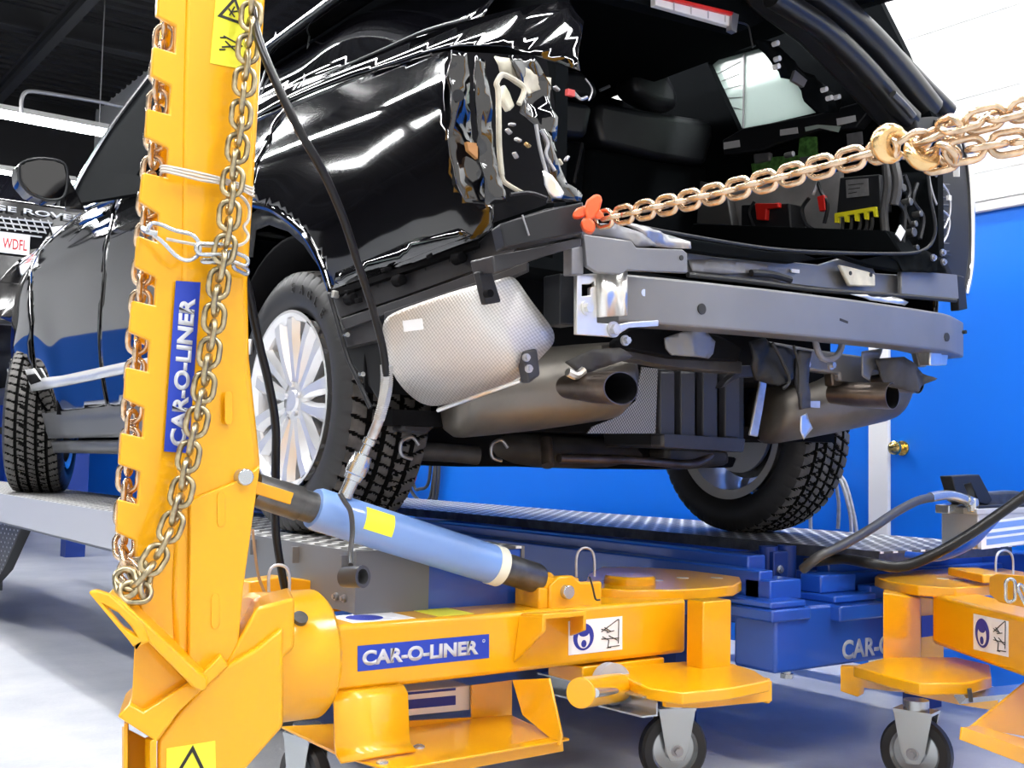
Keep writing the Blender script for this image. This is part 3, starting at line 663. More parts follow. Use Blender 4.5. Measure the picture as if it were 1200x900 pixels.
bm = nb(); c = P(712, 800, Y=2.16); cyl(bm, c, c + d_ * .03, .05, seg=36); O('sleeve', bm, M['runway'], tw)
# caster
def caster(root, c, r, yaw, name='caster', W=.04, fork=M['zinc']):
    """c = ground contact point; the wheel axle points along yaw"""
    cz = Vector((c.x, c.y, r)); ax = Vector((cos(yaw), sin(yaw), 0)); fw = Vector((-ax.y, ax.x, 0))
    cs = E(name, c, parent=root)
    bm = nb(); lathe(bm, [(-W / 2, r * .70), (-W / 2, r * .93), (-W * .3, r), (W * .3, r), (W / 2, r * .93), (W / 2, r * .70)], cz, ax, 48, True); O('tyre', bm, M['rubber'], cs)
    bm = nb(); lathe(bm, [(-W * .42, .001), (-W * .42, r * .25), (-W * .3, r * .3), (-W * .2, r * .62), (-W * .45, r * .70), (W * .45, r * .70), (W * .2, r * .62), (W * .3, r * .3), (W * .42, r * .25), (W * .42, .001)], cz, ax, 36); O('hub', bm, M['zinc'], cs)
    for s in (-1, 1):
        o = cz + ax * s * (W / 2 + .008); top = r * 1.15
        pts = [o + fw * a + Vector((0, 0, h)) for a, h in ((-.02, -.028), (.02, -.028), (.034, .0), (.055, top), (-.055, top), (-.034, 0))]
        bm = nb(); prism(bm, pts, ax * s * .005); O('fork_leg', bm, fork, cs, bevel=.002)
        bm = nb(); cyl(bm, o, o + ax * s * .018, .011, seg=6); cyl(bm, o, o + ax * s * .008, .017, seg=20); O('axle_nut', bm, M['steel'], cs)
    bm = nb(); box(bm, cz + Vector((0, 0, r * 1.15)), (W + .03, .11, .008), Matrix((ax, fw, Vector((0, 0, 1)))).transposed()); cyl(bm, cz + Vector((0, 0, r * 1.15)), cz + Vector((0, 0, r * 1.15 + .03)), .035); O('swivel_head', bm, fork, cs)
    return cs
caster(tw, Vector((2.30, 2.35, 0)), .098, radians(68))
g = P(352, 905, Z=.02); caster(tw, Vector((1.30, 2.62, 0)), .094, radians(8))
# tray with bent flap, lip and gusset
zt = .262
T = lambda x, y, z=zt: P(x, y, Z=z)
bm = nb(); prism(bm, [T(452, 900), T(655, 862), T(622, 848), T(600, 838), T(330, 851), T(400, 885)], (0, 0, -.006)); O('tray_floor', bm, M['yellow'], tw, bevel=.002)
f0 = T(452, 898); f1 = T(658, 862)
bm = nb(); prism(bm, [f0, f1, f1 + Vector((0, -.004, -.034)), f0 + Vector((0, -.004, -.034))], (0, -.006, 0)); prism(bm, [f0 + Vector((0, .0, 0)), f1, f1 + Vector((0, -.03, .0)), f0 + Vector((0, -.03, 0))], (0, 0, -.006)); O('tray_lip', bm, M['yellow'], tw, bevel=.002)
# curved flap from arm underside
pA = P(390, 822, Y=2.17); pB = P(476, 812, Y=2.17)
prof = [(0, 0), (-.02, -.002), (-.035, -.014), (-.045, -.10), (-.052, -.118), (-.075, -.128)]
bm = nb(); L = [Vector((pA.x, 2.2 + a, .397 + h)) for a, h in prof]; R_ = [Vector((pB.x, 2.2 + a, .397 + h)) for a, h in prof]
va = [bm.verts.new(p) for p in L]; vb = [bm.verts.new(p) for p in R_]
for i in range(len(va) - 1): bm.faces.new([va[i], vb[i], vb[i + 1], va[i + 1]])
O('tray_flap', bm, M['yellow'], tw, smooth=50, solid=.006)
bm = nb(); xg = P(648, 800, Y=2.2).x
prism(bm, [P(600, 797, Y=2.22), P(643, 795, Y=2.14), P(658, 862, Y=2.06), P(655, 874, Y=2.05), P(612, 838, Y=2.2)], (.006, .0, 0)); O('tray_gusset', bm, M['yellow'], tw, bevel=.001)
bm = nb(); pp(bm, [(553, 803), (600, 797), (600, 842), (553, 850)], (0, .006, 0), Y=2.34); pp(bm, [(480, 845), (600, 838), (600, 845), (480, 852)], (0, .006, 0), Y=2.34); O('tray_back', bm, M['yellow'], tw)
for x, y in ((430, 884), (491, 876), (448, 894)):
    c = T(x, y); bm = nb(); lathe(bm, [(0, .0135), (.003, .013), (.006, .008), (.006, .001)], (c.x, c.y, zt), (0, 0, 1), 20); O('carriage_bolt', bm, M['zinc'], tw)
# rear yellow members seen through behind the collar
bm = nb(); prism(bm, [P(292, 682, Y=2.55), P(330, 676, Y=2.55), P(392, 684, Y=2.55), P(365, 699, Y=2.55), P(345, 712, Y=2.55), P(292, 712, Y=2.55)], (0, .06, 0)); prism(bm, [P(345, 705, Y=2.5), P(380, 696, Y=2.5), P(402, 716, Y=2.5), P(350, 722, Y=2.5)], (0, .06, 0)); O('rear_brace', bm, M['yellow'], tw, bevel=.003)
# labels lying on arm top
bm = nb(); bb(bm, 1.20, 1.36, 2.215, 2.33, AZ1, AZ1 + .0008); lb = O('top_label', bm, M['white'], tw, smooth=0)
bm = nb(); lathe(bm, [(0, .042), (.001, .042), (.001, .001)], (1.26, 2.272, AZ1 + .0006), (0, 0, 1), 28); O('mandatory_disc', bm, M['ink_blue'], lb, smooth=0)
bm = nb(); bb(bm, 1.42, 1.52, 2.215, 2.33, AZ1, AZ1 + .0008); O('top_label', bm, M['ylabel'], tw, smooth=0)
# pin with bail loops
def bail(root, px, py, w, h, Y, name='pin_loop', r=.0035):
    bm = nb(); x0, x1 = px - w / 2, px + w / 2
    tpx(bm, [(x0, py), (x0, py - h * .6), (x0 + w * .15, py - h * .9), (px, py - h), (x1 - w * .15, py - h * .9), (x1, py - h * .6), (x1, py)], r, 8, Y=Y); return O(name, bm, M['galv'], root)
bail(tw, 686, 676, 21, 34, 2.30); bail(tw, 327, 694, 24, 32, 2.27)
bm = nb(); tpx(bm, [(691, 676), (695, 690), (698, 702), (703, 703)], .0025, 6, Y=2.19); O('retaining_wire', bm, M['ink'], tw)
# ================================================================== SECOND TOWER ARM ON THE RIGHT
t2 = E('pulling_tower', (2.9, 1.8, 0), 'second yellow pulling arm at the right edge beside the lettered blue beam', 'pulling tower')
A0 = Vector((2.95, 1.96, 0)); dA = Vector((-.527, -.85, 0)).normalized(); nA = Vector((dA.y, -dA.x, 0)).normalized()   # nA: toward image left
if nA.dot(RT) > 0: nA = -nA
z0, z1 = .393, .537
Rm = Matrix((dA, nA, Vector((0, 0, 1)))).transposed()
LA = 1.6; off = -nA * .0725
bm = nb(); box(bm, A0 + off + dA * LA / 2 + Vector((0, 0, (z0 + z1) / 2)), (LA, .145, z1 - z0), Rm); O('arm', bm, M['yellow'], t2, bevel=.012, seg=3)
def onA(px, py):
    d = FW + RT * ((px - 600) / FPX) - UP * ((py - 450) / FPX); s = (A0 + nA * .0006 - CAM).dot(nA) / d.dot(nA); return CAM + d * s
c4 = [onA(1141, 761), onA(1141, 719), onA(1182, 728), onA(1182, 770)]; safety(t2, c4, nA, dA, Vector((0, 0, 1)))
oc = [P(x, y, Z=.56) for x, y in ((1170, 685), (1120, 689), (1075, 686), (1040, 681), (1025, 676), (1028, 673), (1070, 668), (1110, 666), (1175, 666), (1200, 670), (1200, 680))]
bm = nb(); prism(bm, oc, (0, 0, -.03)); O('upper_plate', bm, M['yellow'], t2, bevel=.004)
for x, y in ((1105, 678), (1124, 680), (1146, 681)):
    c = P(x, y, Z=.561); bm = nb(); cyl(bm, (c.x, c.y, .56), (c.x, c.y, .5615), .018); O('plate_hole', bm, M['tan'], t2)
a = P(1160, 680, Z=.57); bm = nb(); box(bm, a + Vector((0, .03, .012)), (.22, .1, .025), Rm); O('lock_bar', bm, M['yellow'], t2, bevel=.004)
bm = nb(); prism(bm, [onA(1159, 697), onA(1159, 676), onA(1166, 672), onA(1240, 678), onA(1240, 720), onA(1170, 706)], -nA * .02); O('clevis_plate', bm, M['yellow'], t2, bevel=.004)
ol = [P(x, y, Z=.36) for x, y in ((1078, 801), (1136, 800), (1162, 793), (1160, 779), (1120, 770), (1040, 770), (1000, 780), (1040, 792))]
bm = nb(); prism(bm, ol, (0, 0, -.03)); O('lower_plate', bm, M['yellow'], t2, bevel=.004)
bm = nb(); pp(bm, [(1035, 694), (1079, 701), (1079, 792), (1035, 786)], (.07, .05, 0), Y=2.0); O('post', bm, M['yellow'], t2, bevel=.004)
bm = nb(); pp(bm, [(1079, 700), (1106, 703), (1106, 776), (1079, 792)], (.02, .02, 0), Y=2.1); O('back_web', bm, M['yellow'], t2, bevel=.002)
bm = nb(); pp(bm, [(1080, 722), (1101, 720), (1101, 744), (1080, 747)], (0, .001, 0), Y=2.095); O('dark_label', bm, M['ink_blue'], t2, smooth=0)
bm = nb(); pp(bm, [(985, 781), (1012, 782), (1064, 800), (1064, 812), (1040, 810), (1012, 806), (1012, 813), (1005, 817), (985, 810)], (.03, .02, 0), Y=2.06); pp(bm, [(1064, 800), (1124, 812), (1170, 806), (1170, 826), (1160, 832), (1124, 826), (1064, 813)], (0, .012, 0), Y=1.85); O('skirt', bm, M['yellow'], t2, bevel=.002)
bm = nb(); tpx(bm, [(1125, 817), (1230, 806)], .018, 4, 1, Y=1.70); O('steel_bar', bm, M['zinc'], t2)
bm = nb(); tpx(bm, [(1136, 807), (1138, 822)], .006, 6, 1, Y=1.66); O('bar_pin', bm, M['gunmetal'], t2)
caster(t2, Vector((2.86, 1.95, 0)), .10, radians(15))
bm = nb(); q = [P(1126, 868, Y=1.45), P(1160, 822, Y=1.5), P(1205, 790, Y=1.5), P(1290, 790, Y=1.5), P(1290, 905, Y=1.45)]
prism(bm, [P(1138, 852, Y=1.55), P(1208, 795, Y=1.6), P(1300, 795, Y=1.6), P(1300, 880, Y=1.5)], (.0, .006, 0)); O('tray_gusset', bm, M['yellow'], t2, bevel=.001)
bm = nb(); prism(bm, [P(1128, 852, Y=1.45), P(1145, 850, Y=1.50), P(1300, 893, Y=1.42), P(1290, 908, Y=1.38)], (0, 0, -.006)); prism(bm, [P(1128, 852, Y=1.45), P(1126, 867, Y=1.45), P(1290, 930, Y=1.38), P(1290, 908, Y=1.38)], (0, .005, 0)); O('tray_lip', bm, M['yellow'], t2, bevel=.001)
bail(t2, 1177, 675, 20, 30, 1.9)
Ae = A0 + off + dA * (LA + .02)
bm = nb(); box(bm, Ae + Vector((0, 0, 1.37)), (.16, .18, 2.2), Rm); O('mast', bm, M['yellow'], t2, bevel=.012)
bm = nb(); box(bm, Ae + Vector((0, 0, .36)), (.26, .26, .24), Rm); O('foot', bm, M['yellow'], t2, bevel=.01)
caster(t2, Vector((Ae.x, Ae.y, 0)), .10, radians(15))
# ================================================================== THE BLACK SUV
XC = 2.345
car = E('damaged_suv', (XC, 4.4, RZ), 'black SUV with torn-open rear end standing on the lift runways', 'car')
def ss(a, b_, x): 
    t = max(0, min(1, (x - a) / (b_ - a))); return t * t * (3 - 2 * t)
def fL(Y, Z):
    h = min(Z - .68, 1.80); Y = min(max(Y, 1.5), 7.2)
    x = 1.355 + (.08 + .09 * (1 - ss(2.4, 3.4, Y))) * ((h - .8) / .5) ** 2 * (1 if h < .8 else .7)
    x += .015 * ss(1.05, 1.19, h)
    if h > 1.12: x += .24 * (h - 1.12) + .14 * (h - 1.12) ** 2
    if Y < 2.55: x += .17 * ((2.55 - Y) / .8) ** 2
    if Y > 6.1: x += .22 * ((Y - 6.1) / .9) ** 2
    # shallow waist line below the belt
    for yw in (2.96, 5.88):
        r = sqrt((Y - yw) ** 2 + (h - .38) ** 2); x -= .012 * math.exp(-((r - .43) / .13) ** 2)
    return x
def onL(px, py, off=0):
    X = 1.36
    for _ in range(30):
        p = P(px, py, X=X); X = .6 * X + .4 * (fL(p.y, p.z) + off)
    return P(px, py, X=X)
def panel(name, poly, m, parent, f=fL, step=.026, thick=.004, off=0, mirror=False, dent=None, smooth=60, yz=False, tag_=None):
    pts = [(p.y, p.z) for p in (onL(x, y) for x, y in poly)] if not yz else poly
    dense = []
    span = max(max(p[k] for p in pts) - min(p[k] for p in pts) for k in (0, 1)); step = max(step, span / 60)
    for i in range(len(pts)):
        a = Vector(pts[i]); b_ = Vector(pts[(i + 1) % len(pts)]); n = max(1, int((b_ - a).length / step))
        dense += [a.lerp(b_, k / n) for k in range(n)]
    edges = [(i, (i + 1) % len(dense)) for i in range(len(dense))]
    mn = [min(p[k] for p in dense) for k in (0, 1)]; mx_ = [max(p[k] for p in dense) for k in (0, 1)]
    def inside(q):
        c = False; j = len(dense) - 1
        for i in range(len(dense)):
            a, b_ = dense[i], dense[j]
            if (a.y > q[1]) != (b_.y > q[1]) and q[0] < (b_.x - a.x) * (q[1] - a.y) / (b_.y - a.y) + a.x: c = not c
            j = i
        return c
    vs = list(dense); y = mn[0] + step / 2
    while y < mx_[0]:
        z = mn[1] + step / 2
        while z < mx_[1]:
            q = Vector((y, z))
            if inside(q) and min((q - p).length for p in dense) > step * .45: vs.append(q)
            z += step
        y += step
    V, Ed, F, _, _, _ = delaunay_2d_cdt(vs, edges, [], 1, 1e-6)
    bm = nb(); vv = []
    for q in V:
        x = f(q.x, q.y) + off
        if dent: x += dent(q.x, q.y)
        vv.append(bm.verts.new((2 * XC - x if mirror else x, q.x, q.y)))
    for fc in F:
        try: bm.faces.new([vv[i] for i in fc])
        except ValueError: pass
    bmesh.ops.recalc_face_normals(bm, faces=bm.faces[:])
    if bm.faces:
        s = sum(fc.normal.x for fc in bm.faces)
        if (s > 0) != mirror: bmesh.ops.reverse_faces(bm, faces=bm.faces[:])
    o = O(name, bm, m, parent, smooth=smooth, solid=thick)
    return o
def wav(Y, Z):   # crumpled sheet towards the rear corner
    k = 1 - ss(1.75, 2.45, Y)
    return k * (.03 * noise.noise(Vector((Y * 5, Z * 6, 0))) + .008 * noise.noise(Vector((Y * 13, Z * 11, 3))))
def soft(Y, Z): return .0035 * noise.noise(Vector((Y * 1.6, Z * 2.2, 5)))
# --- quarter panel, doors, fender (traced on the curved body side)
panel('quarter_panel', [(292, 236), (300, 205), (318, 160), (340, 124), (420, 92), (505, 64), (528, 60), (524, 90), (530, 170), (536, 215), (548, 232), (576, 236), (576, 268), (560, 280), (480, 310), (388, 340), (378, 310), (362, 280), (345, 262), (322, 246), (305, 241)], M['black'], car, dent=lambda y, z: soft(y, z) + wav(y, z) * .6)
panel('shoulder_panel', [(260, 145), (300, 122), (400, 84), (480, 50), (560, 24), (640, 6), (668, 2), (684, 25), (684, 84), (640, 70), (600, 56), (540, 55), (505, 62), (420, 89), (340, 121), (300, 140), (260, 158)], M['black'], car, off=-.012, dent=lambda y, z: soft(y, z) + wav(y, z) * 1.6)
panel('window_glass', [(200, 170), (300, 117), (400, 79), (480, 45), (560, 20), (600, -30), (560, -90), (420, -120), (300, -60), (230, 20)], M['glass'], car, off=.012)
bm = nb(); tube(bm, [onL(x, y, -.006) for x, y in ((165, 206), (230, 160), (300, 119), (380, 88), (450, 58), (500, 36), (550, 22))], .006, 8); O('window_trim', bm, M['plastic'], car)
for pts in (((336, -20), (322, 45), (302, 112)), ((372, -30), (364, 30), (356, 98))):
    bm = nb(); tube(bm, [onL(x, y, .004) for x, y in pts], .0035, 6); O('window_seal', bm, M['steel'], car)
rdoor = panel('rear_door', [(290, 238), (298, 205), (316, 160), (337, 125), (300, 140), (220, 178), (140, 232), (131, 270), (122, 330), (118, 400), (121, 440), (128, 475), (135, 476), (240, 460), (300, 452), (292, 420), (282, 380), (276, 330), (276, 280), (280, 250)], M['black'], car, off=.0, dent=soft)
fdoor = panel('front_door', [(137, 234), (129, 270), (120, 330), (116, 400), (119, 440), (126, 476), (70, 482), (48, 485), (43, 440), (40, 380), (38, 330), (46, 296), (62, 280), (96, 250), (118, 240)], M['black'], car, dent=soft)
fend = panel('front_fender', [(44, 296), (36, 330), (37, 380), (40, 440), (28, 487), (24, 470), (20, 430), (12, 397), (0, 372), (-12, 356), (-16, 344), (0, 328), (20, 306), (50, 280), (60, 278)], M['black'], car, dent=soft)
bm = nb(); tube(bm, [onL(x, y, -.004) for x, y in ((-10, 336), (0, 330), (40, 296), (62, 276), (96, 248), (150, 212), (200, 180), (300, 140), (340, 122), (420, 90), (505, 63))], .0035, 6); O('belt_crease', bm, M['black'], car)
# door silver moulding and lower cladding
panel('side_moulding', [(25, 434), (44, 432), (52, 444), (80, 440), (150, 425), (240, 408), (300, 398), (300, 416), (240, 426), (150, 438), (60, 456), (30, 460)], M['alloy'], car, off=-.016, thick=.01)
panel('moulding_inset', [(36, 440), (47, 438), (54, 447), (42, 451)], M['dark'], car, off=-.023, thick=.003)
panel('rocker_panel', [(24, 488), (60, 482), (150, 470), (240, 460), (300, 452), (300, 512), (150, 512), (45, 514), (34, 505)], M['doorsill'], car, off=.0)
panel('sill_cover', [(40, 517), (150, 515), (300, 513), (300, 530), (150, 532), (60, 530), (48, 526)], M['doorsill'], car, off=.012, thick=.01)
bm = nb(); bb(bm, 1.45, 3.2, 2.5, 6.9, .98, 1.02); bb(bm, 1.5, 1.62, 3.4, 5.5, .89, .98); bb(bm, 3.05, 3.2, 3.4, 5.5, .89, .98); O('floor_pan', bm, M['dark'], car)
# front end (out of frame mostly), bonnet, windscreen, A pillar, roof
bm = nb(); prism(bm, [(1.46, 5.2, 1.98), (1.42, 5.5, 1.92), (1.50, 6.9, 1.78), (1.62, 6.95, 1.2), (1.62, 6.6, 1.0), (1.5, 6.4, 1.1), (1.5, 5.3, 1.1)], (1.68, 0, 0)); O('front_body', bm, M['black'], car, bevel=.03, seg=3)
def roofp(y, dx=0, z=None): return Vector((XC + dx, y, z))
bm = nb(); rows = []
for y, zc, w in ((1.75, 2.38, .60), (2.0, 2.44, .63), (2.5, 2.49, .66), (3.2, 2.51, .68), (3.9, 2.50, .67), (4.25, 2.46, .65), (4.5, 2.40, .66)):
    rows.append([bm.verts.new((XC + w * a, y, zc - .055 * abs(a) ** 3 * 1.6 - .0)) for a in (-1, -.9, -.6, -.3, 0, .3, .6, .9, 1)])
for i in range(len(rows) - 1):
    for j in range(8): bm.faces.new([rows[i][j], rows[i][j + 1], rows[i + 1][j + 1], rows[i + 1][j]])
O('roof', bm, M['black'], car, solid=.02)
bm = nb(); bb(bm, XC - .6, XC + .6, 1.85, 4.3, 2.36, 2.385); O('headliner', bm, M['cabin'], car)
bm = nb(); q = [Vector((XC - .66, 4.5, 2.38)), Vector((XC + .66, 4.5, 2.38)), Vector((XC + .80, 5.35, 1.98)), Vector((XC - .80, 5.35, 1.98))]; prism(bm, q, (0, .005, .008)); O('windscreen', bm, M['glass'], car)
def ribbon(name, a, b_, m, w=.04, parent=car, n=None):
    bm = nb(); tube(bm, a, w, 10); return O(name, bm, m, parent)
ap = [P(80, 240, X=1.42), P(100, 200, X=1.45), P(130, 152, X=1.50), P(165, 105, X=1.56), P(200, 60, X=1.62)]
bm = nb(); ap2 = [P(170, 225, X=1.42), P(160, 205, X=1.45), P(180, 165, X=1.50), P(210, 115, X=1.56), P(235, 80, X=1.62)]
for i in range(4):
    prism(bm, [ap[i], ap[i + 1], ap2[i + 1], ap2[i]], (.04, 0, 0))
O('front_pillar', bm, M['cabin'], car)
bm = nb(); tube(bm, [p + Vector((-.006, 0, 0)) for p in ap], .010, 8); O('pillar_trim', bm, M['crome'], car)
bm = nb(); tube(bm, [onL(x, y, -.01) for x, y in ((92, 246), (118, 236), (145, 218), (170, 200), (200, 180))], .006, 8); O('belt_trim', bm, M['crome'], car)
# door mirror
mr = P(50, 211, X=1.19)
bm = nb(); mp = [(20, 196), (26, 188), (44, 184), (66, 186), (78, 192), (81, 206), (79, 226), (72, 235), (55, 236), (34, 228), (22, 214)]
mirr = PL(mp, Y=5.0); prism(bm, mirr, (.0, .12, .0)); mo = O('door_mirror', bm, M['black'], car, bevel=.02, seg=4)
bm = nb(); c0 = sum(mirr, Vector()) / len(mirr); prism(bm, [c0 + (p - c0) * .86 + Vector((0, -.004, 0)) for p in mirr], (0, .003, 0)); O('mirror_glass', bm, M['glass'], mo)
bm = nb(); tube(bm, [c0 + (p - c0) * .93 + Vector((0, -.001, 0)) for p in mirr], .006, 6, 3, True); O('mirror_bezel', bm, M['plastic'], mo)
bm = nb(); prism(bm, [P(76, 196, Y=5.04), P(88, 222, Y=5.04), P(100, 246, Y=5.04), P(76, 244, Y=5.04)], (.02, .08, 0)); O('mirror_arm', bm, M['black'], mo, bevel=.006)
bm = nb(); tube(bm, [onL(x, y, -.035) for x, y in ((95, 262), (108, 256), (122, 250))], .009, 8); O('door_handle', bm, M['black'], fdoor)
# --- wheels
def tyre_mesh():
    R, Wd = .375, .275; bm = nb(); NA, grid, G = 520, [], []
    prof = []
    for i in range(31):
        u = -1 + 2 * i / 30; w = u * .118; r = R - .010 * abs(u) ** 3; prof.append((w, r, 1))
    side = [(.128, R - .024, 0), (.137, R - .05, 0), (.139, R - .075, 0), (.132, R - .10, 0), (.120, R - .118, 0), (.112, R - .124, 0)]
    prof = [(-w, r, t) for w, r, t in side[::-1]] + prof + side
    for k in range(NA):
        a = 2 * pi * k / NA; row = []; gr_ = []
        for w, r, t in prof:
            rr = r; fl = 0
            if t:
                u = w / .118
                if any(abs(abs(w) - g) < .0048 for g in (.022, .068)): rr -= .009; fl = 1
                ph = (a * 52 / (2 * pi) + abs(w) * 9) % 1
                if ph < .22 and abs(w) > .03: rr -= .007; fl = 1
                ph2 = (a * 78 / (2 * pi) - w * 14) % 1
                if ph2 < .24 and abs(w) <= .06: rr -= .005; fl = 1
            row.append(bm.verts.new((w, rr * cos(a), rr * sin(a)))); gr_.append(fl)
        grid.append(row); G.append(gr_)
    for k in range(NA):
        A, B = grid[k], grid[(k + 1) % NA]
        for i in range(len(prof) - 1):
            f = bm.faces.new([A[i], A[i + 1], B[i + 1], B[i]]); f.material_index = (2 if G[k][i] + G[k][i + 1] + G[(k + 1) % NA][i] + G[(k + 1) % NA][i + 1] >= 2 else 1) if 6 <= i < 36 else 0
    return bm
def rim_mesh():
    bm = nb()
    lathe(bm, [(-.130, .252), (-.136, .256), (-.137, .248), (-.125, .238), (-.118, .228), (-.05, .212), (.12, .215), (.13, .25)], (0, 0, 0), (1, 0, 0), 64)
    lathe(bm, [(-.118, .001), (-.118, .028), (-.112, .034), (-.112, .06), (-.100, .075), (-.06, .08)], (0, 0, 0), (1, 0, 0), 40)
    for k in range(7):
        for s in (-1, 1):
            a = 2 * pi * k / 7 + s * .17; a2 = 2 * pi * k / 7 + s * .27
            rr = [(.055, -.108, .020, a * 1), (.12, -.116, .021, a + (a2 - a) * .4), (.19, -.122, .026, a + (a2 - a) * .8), (.236, -.122, .034, a2)]
            rows = []
            for r, x, hw, an in rr:
                c = Vector((0, cos(an), sin(an))); n = Vector((0, -sin(an), cos(an)))
                rows.append([bm.verts.new(c * r + n * hw + Vector((x + .014, 0, 0))), bm.verts.new(c * r + n * hw * .5 + Vector((x - .006, 0, 0))), bm.verts.new(c * r - n * hw * .5 + Vector((x - .006, 0, 0))), bm.verts.new(c * r - n * hw + Vector((x + .014, 0, 0))), bm.verts.new(c * r - n * hw * .6 + Vector((x + .045, 0, 0))), bm.verts.new(c * r + n * hw * .6 + Vector((x + .045, 0, 0)))])
            for i in range(3):
                for j in range(6): bm.faces.new([rows[i][j], rows[i][(j + 1) % 6], rows[i + 1][(j + 1) % 6], rows[i + 1][j]])
    for k in range(5):
        a = 2 * pi * k / 5 + .3; cyl(bm, (-.10, .045 * cos(a), .045 * sin(a)), (-.122, .045 * cos(a), .045 * sin(a)), .009, seg=6)
    return bm
def make_wheel(loc, flip, first=None):
    if first is None:
        w = E('wheel', (0, 0, 0), parent=car)
        O('tyre', tyre_mesh(), [M['rubber'], M['tread'], M['groove']], w, smooth=40)
        O('rim', rim_mesh(), M['alloy'], w, smooth=40)
        bm = nb(); lathe(bm, [(.0, .001), (.0, .17), (.02, .17), (.02, .001)], (0, 0, 0), (1, 0, 0), 40); O('brake_disc', bm, M['gunmetal'], w)
        bm = nb(); lathe(bm, [(.04, .09), (.04, .14), (.055, .15), (.07, .15), (.07, .001)], (0, 0, 0), (1, 0, 0), 40); O('brake_shield', bm, M['steel'], w)
        # raised lettering on the sidewall
        for i, ch in enumerate('EAGLE'):
            a = radians(97 + i * 9.5)
            c = Vector((-.139, .305 * cos(a), .305 * sin(a)))
            # outward face is -X; text reads clockwise
            rad = Vector((0, cos(a), sin(a))); tan_ = Vector((0, -sin(a), cos(a)))
            t_ = text('raised_letter', ch, M['ghose'], w, c - tan_ * .012, tan_, rad, .026, ext=.0035, bold=.0)
        w.matrix_basis = Matrix.Identity(4)
    else: w = copy_tree(first, car)
    w.matrix_parent_inverse = car.matrix_basis.inverted()
    w.matrix_basis = Matrix.Translation(loc) @ Matrix.Rotation(pi if flip else 0, 4, 'Z')
    return w
wh = make_wheel((1.505, 2.96, RZ + .372), 0)
make_wheel((3.29, 2.96, RZ2 + .372), 1, wh); fwl = make_wheel((1.50, 6.16, RZ + .372), 0, wh); fwl.matrix_basis = fwl.matrix_basis @ Matrix.Rotation(radians(-22), 4, 'Z'); make_wheel((3.2, 5.90, RZ2 + .372), 1, wh)
# wheel arch liner and arch lip
for yw in (2.98, 5.88):
    bm = nb(); vs = []
    for i in range(25):
        a = pi * i / 24; r = .46
        vs.append((bm.verts.new((1.38, yw + r * cos(a), RZ + .38 + r * sin(a))), bm.verts.new((1.85, yw + r * cos(a), RZ + .38 + r * sin(a)))))
    for i in range(24): bm.faces.new([vs[i][0], vs[i + 1][0], vs[i + 1][1], vs[i][1]])
    bm.faces.new([v[1] for v in vs])
    O('wheel_liner', bm, M['dark'], car, solid=.01)
bm = nb(); tube(bm, [onL(x, y, .0) for x, y in ((276, 290), (280, 252), (290, 241), (305, 242), (322, 247), (345, 263), (362, 281), (378, 311), (388, 340))], .011, 8); O('arch_lip', bm, M['black'], car)
panel('arch_flange', [(276, 300), (280, 254), (292, 244), (322, 250), (344, 266), (360, 284), (376, 314), (386, 342), (378, 344), (364, 312), (346, 286), (328, 270), (305, 262), (290, 268), (286, 300)], M['plastic'], car, off=.028)
panel('lower_black_panel', [(396, 320), (480, 286), (540, 268), (555, 276), (480, 305), (404, 334), (394, 332)], M['glass'], car, off=-.006, thick=.003)
# --- crumpled lamp housing area between quarter and opening
def crumple(name, poly, m, Y, d=.03, seed=0, amp=.02, sub=7, parent=None, dirv=(0, 1, 0)):
    """a torn, folded piece of sheet with real thickness"""
    pts = PL(poly, Y=Y); c = []
    n_ = len(pts); x0 = min(p.x for p in pts); x1 = max(p.x for p in pts); z0 = min(p.z for p in pts); z1 = max(p.z for p in pts)
    st = max(.012, min(x1 - x0, z1 - z0) / sub)
    dense = []
    for i in range(n_):
        a, b_ = pts[i], pts[(i + 1) % n_]; k = max(1, int((b_ - a).length / st)); dense += [a.lerp(b_, j / k) for j in range(k)]
    V2 = [Vector((p.x, p.z)) for p in dense]
    def inside(q):
        r = False; j = len(V2) - 1
        for i in range(len(V2)):
            a, b_ = V2[i], V2[j]
            if (a.y > q.y) != (b_.y > q.y) and q.x < (b_.x - a.x) * (q.y - a.y) / (b_.y - a.y) + a.x: r = not r
            j = i
        return r
    vs = list(V2); x = x0 + st / 2; row = 0
    while x < x1:
        z = z0 + st / 2
        while z < z1:
            q = Vector((x, z))
            if inside(q) and min((q - p).length for p in V2) > st * .5: vs.append(q)
            z += st
        x += st
    V, _, F, _, _, _ = delaunay_2d_cdt(vs, [(i, (i + 1) % len(V2)) for i in range(len(V2))], [], 1, 1e-6)
    bm = nb(); vv = []
    for q in V:
        nz = noise.noise(Vector((q.x * 11, q.y * 9, seed))) + .5 * noise.noise(Vector((q.x * 31, q.y * 25, seed + 3)))
        vv.append(bm.verts.new((q.x, Y + amp * 2 * nz, q.y)))
    for f in F:
        try: bm.faces.new([vv[i] for i in f])
        except ValueError: pass
    bmesh.ops.recalc_face_normals(bm, faces=bm.faces[:])
    return O(name, bm, m, parent or car, smooth=50, solid=d)
bm = nb(); pp(bm, [(530, 60), (640, 66), (650, 120), (652, 180), (640, 240), (575, 262), (536, 215)], (0, .02, 0), Y=2.12); O('lamp_pocket', bm, M['dark'], car)
crumple('torn_flange', [(526, 60), (540, 66), (546, 100), (556, 150), (566, 200), (572, 240), (548, 236), (536, 215), (530, 160), (524, 90)], M['black'], 1.86, .006, 1, .014)
crumple('torn_flange', [(556, 66), (566, 72), (572, 120), (578, 180), (590, 238), (572, 240), (562, 180), (555, 120)], M['black'], 1.84, .006, 2, .012)
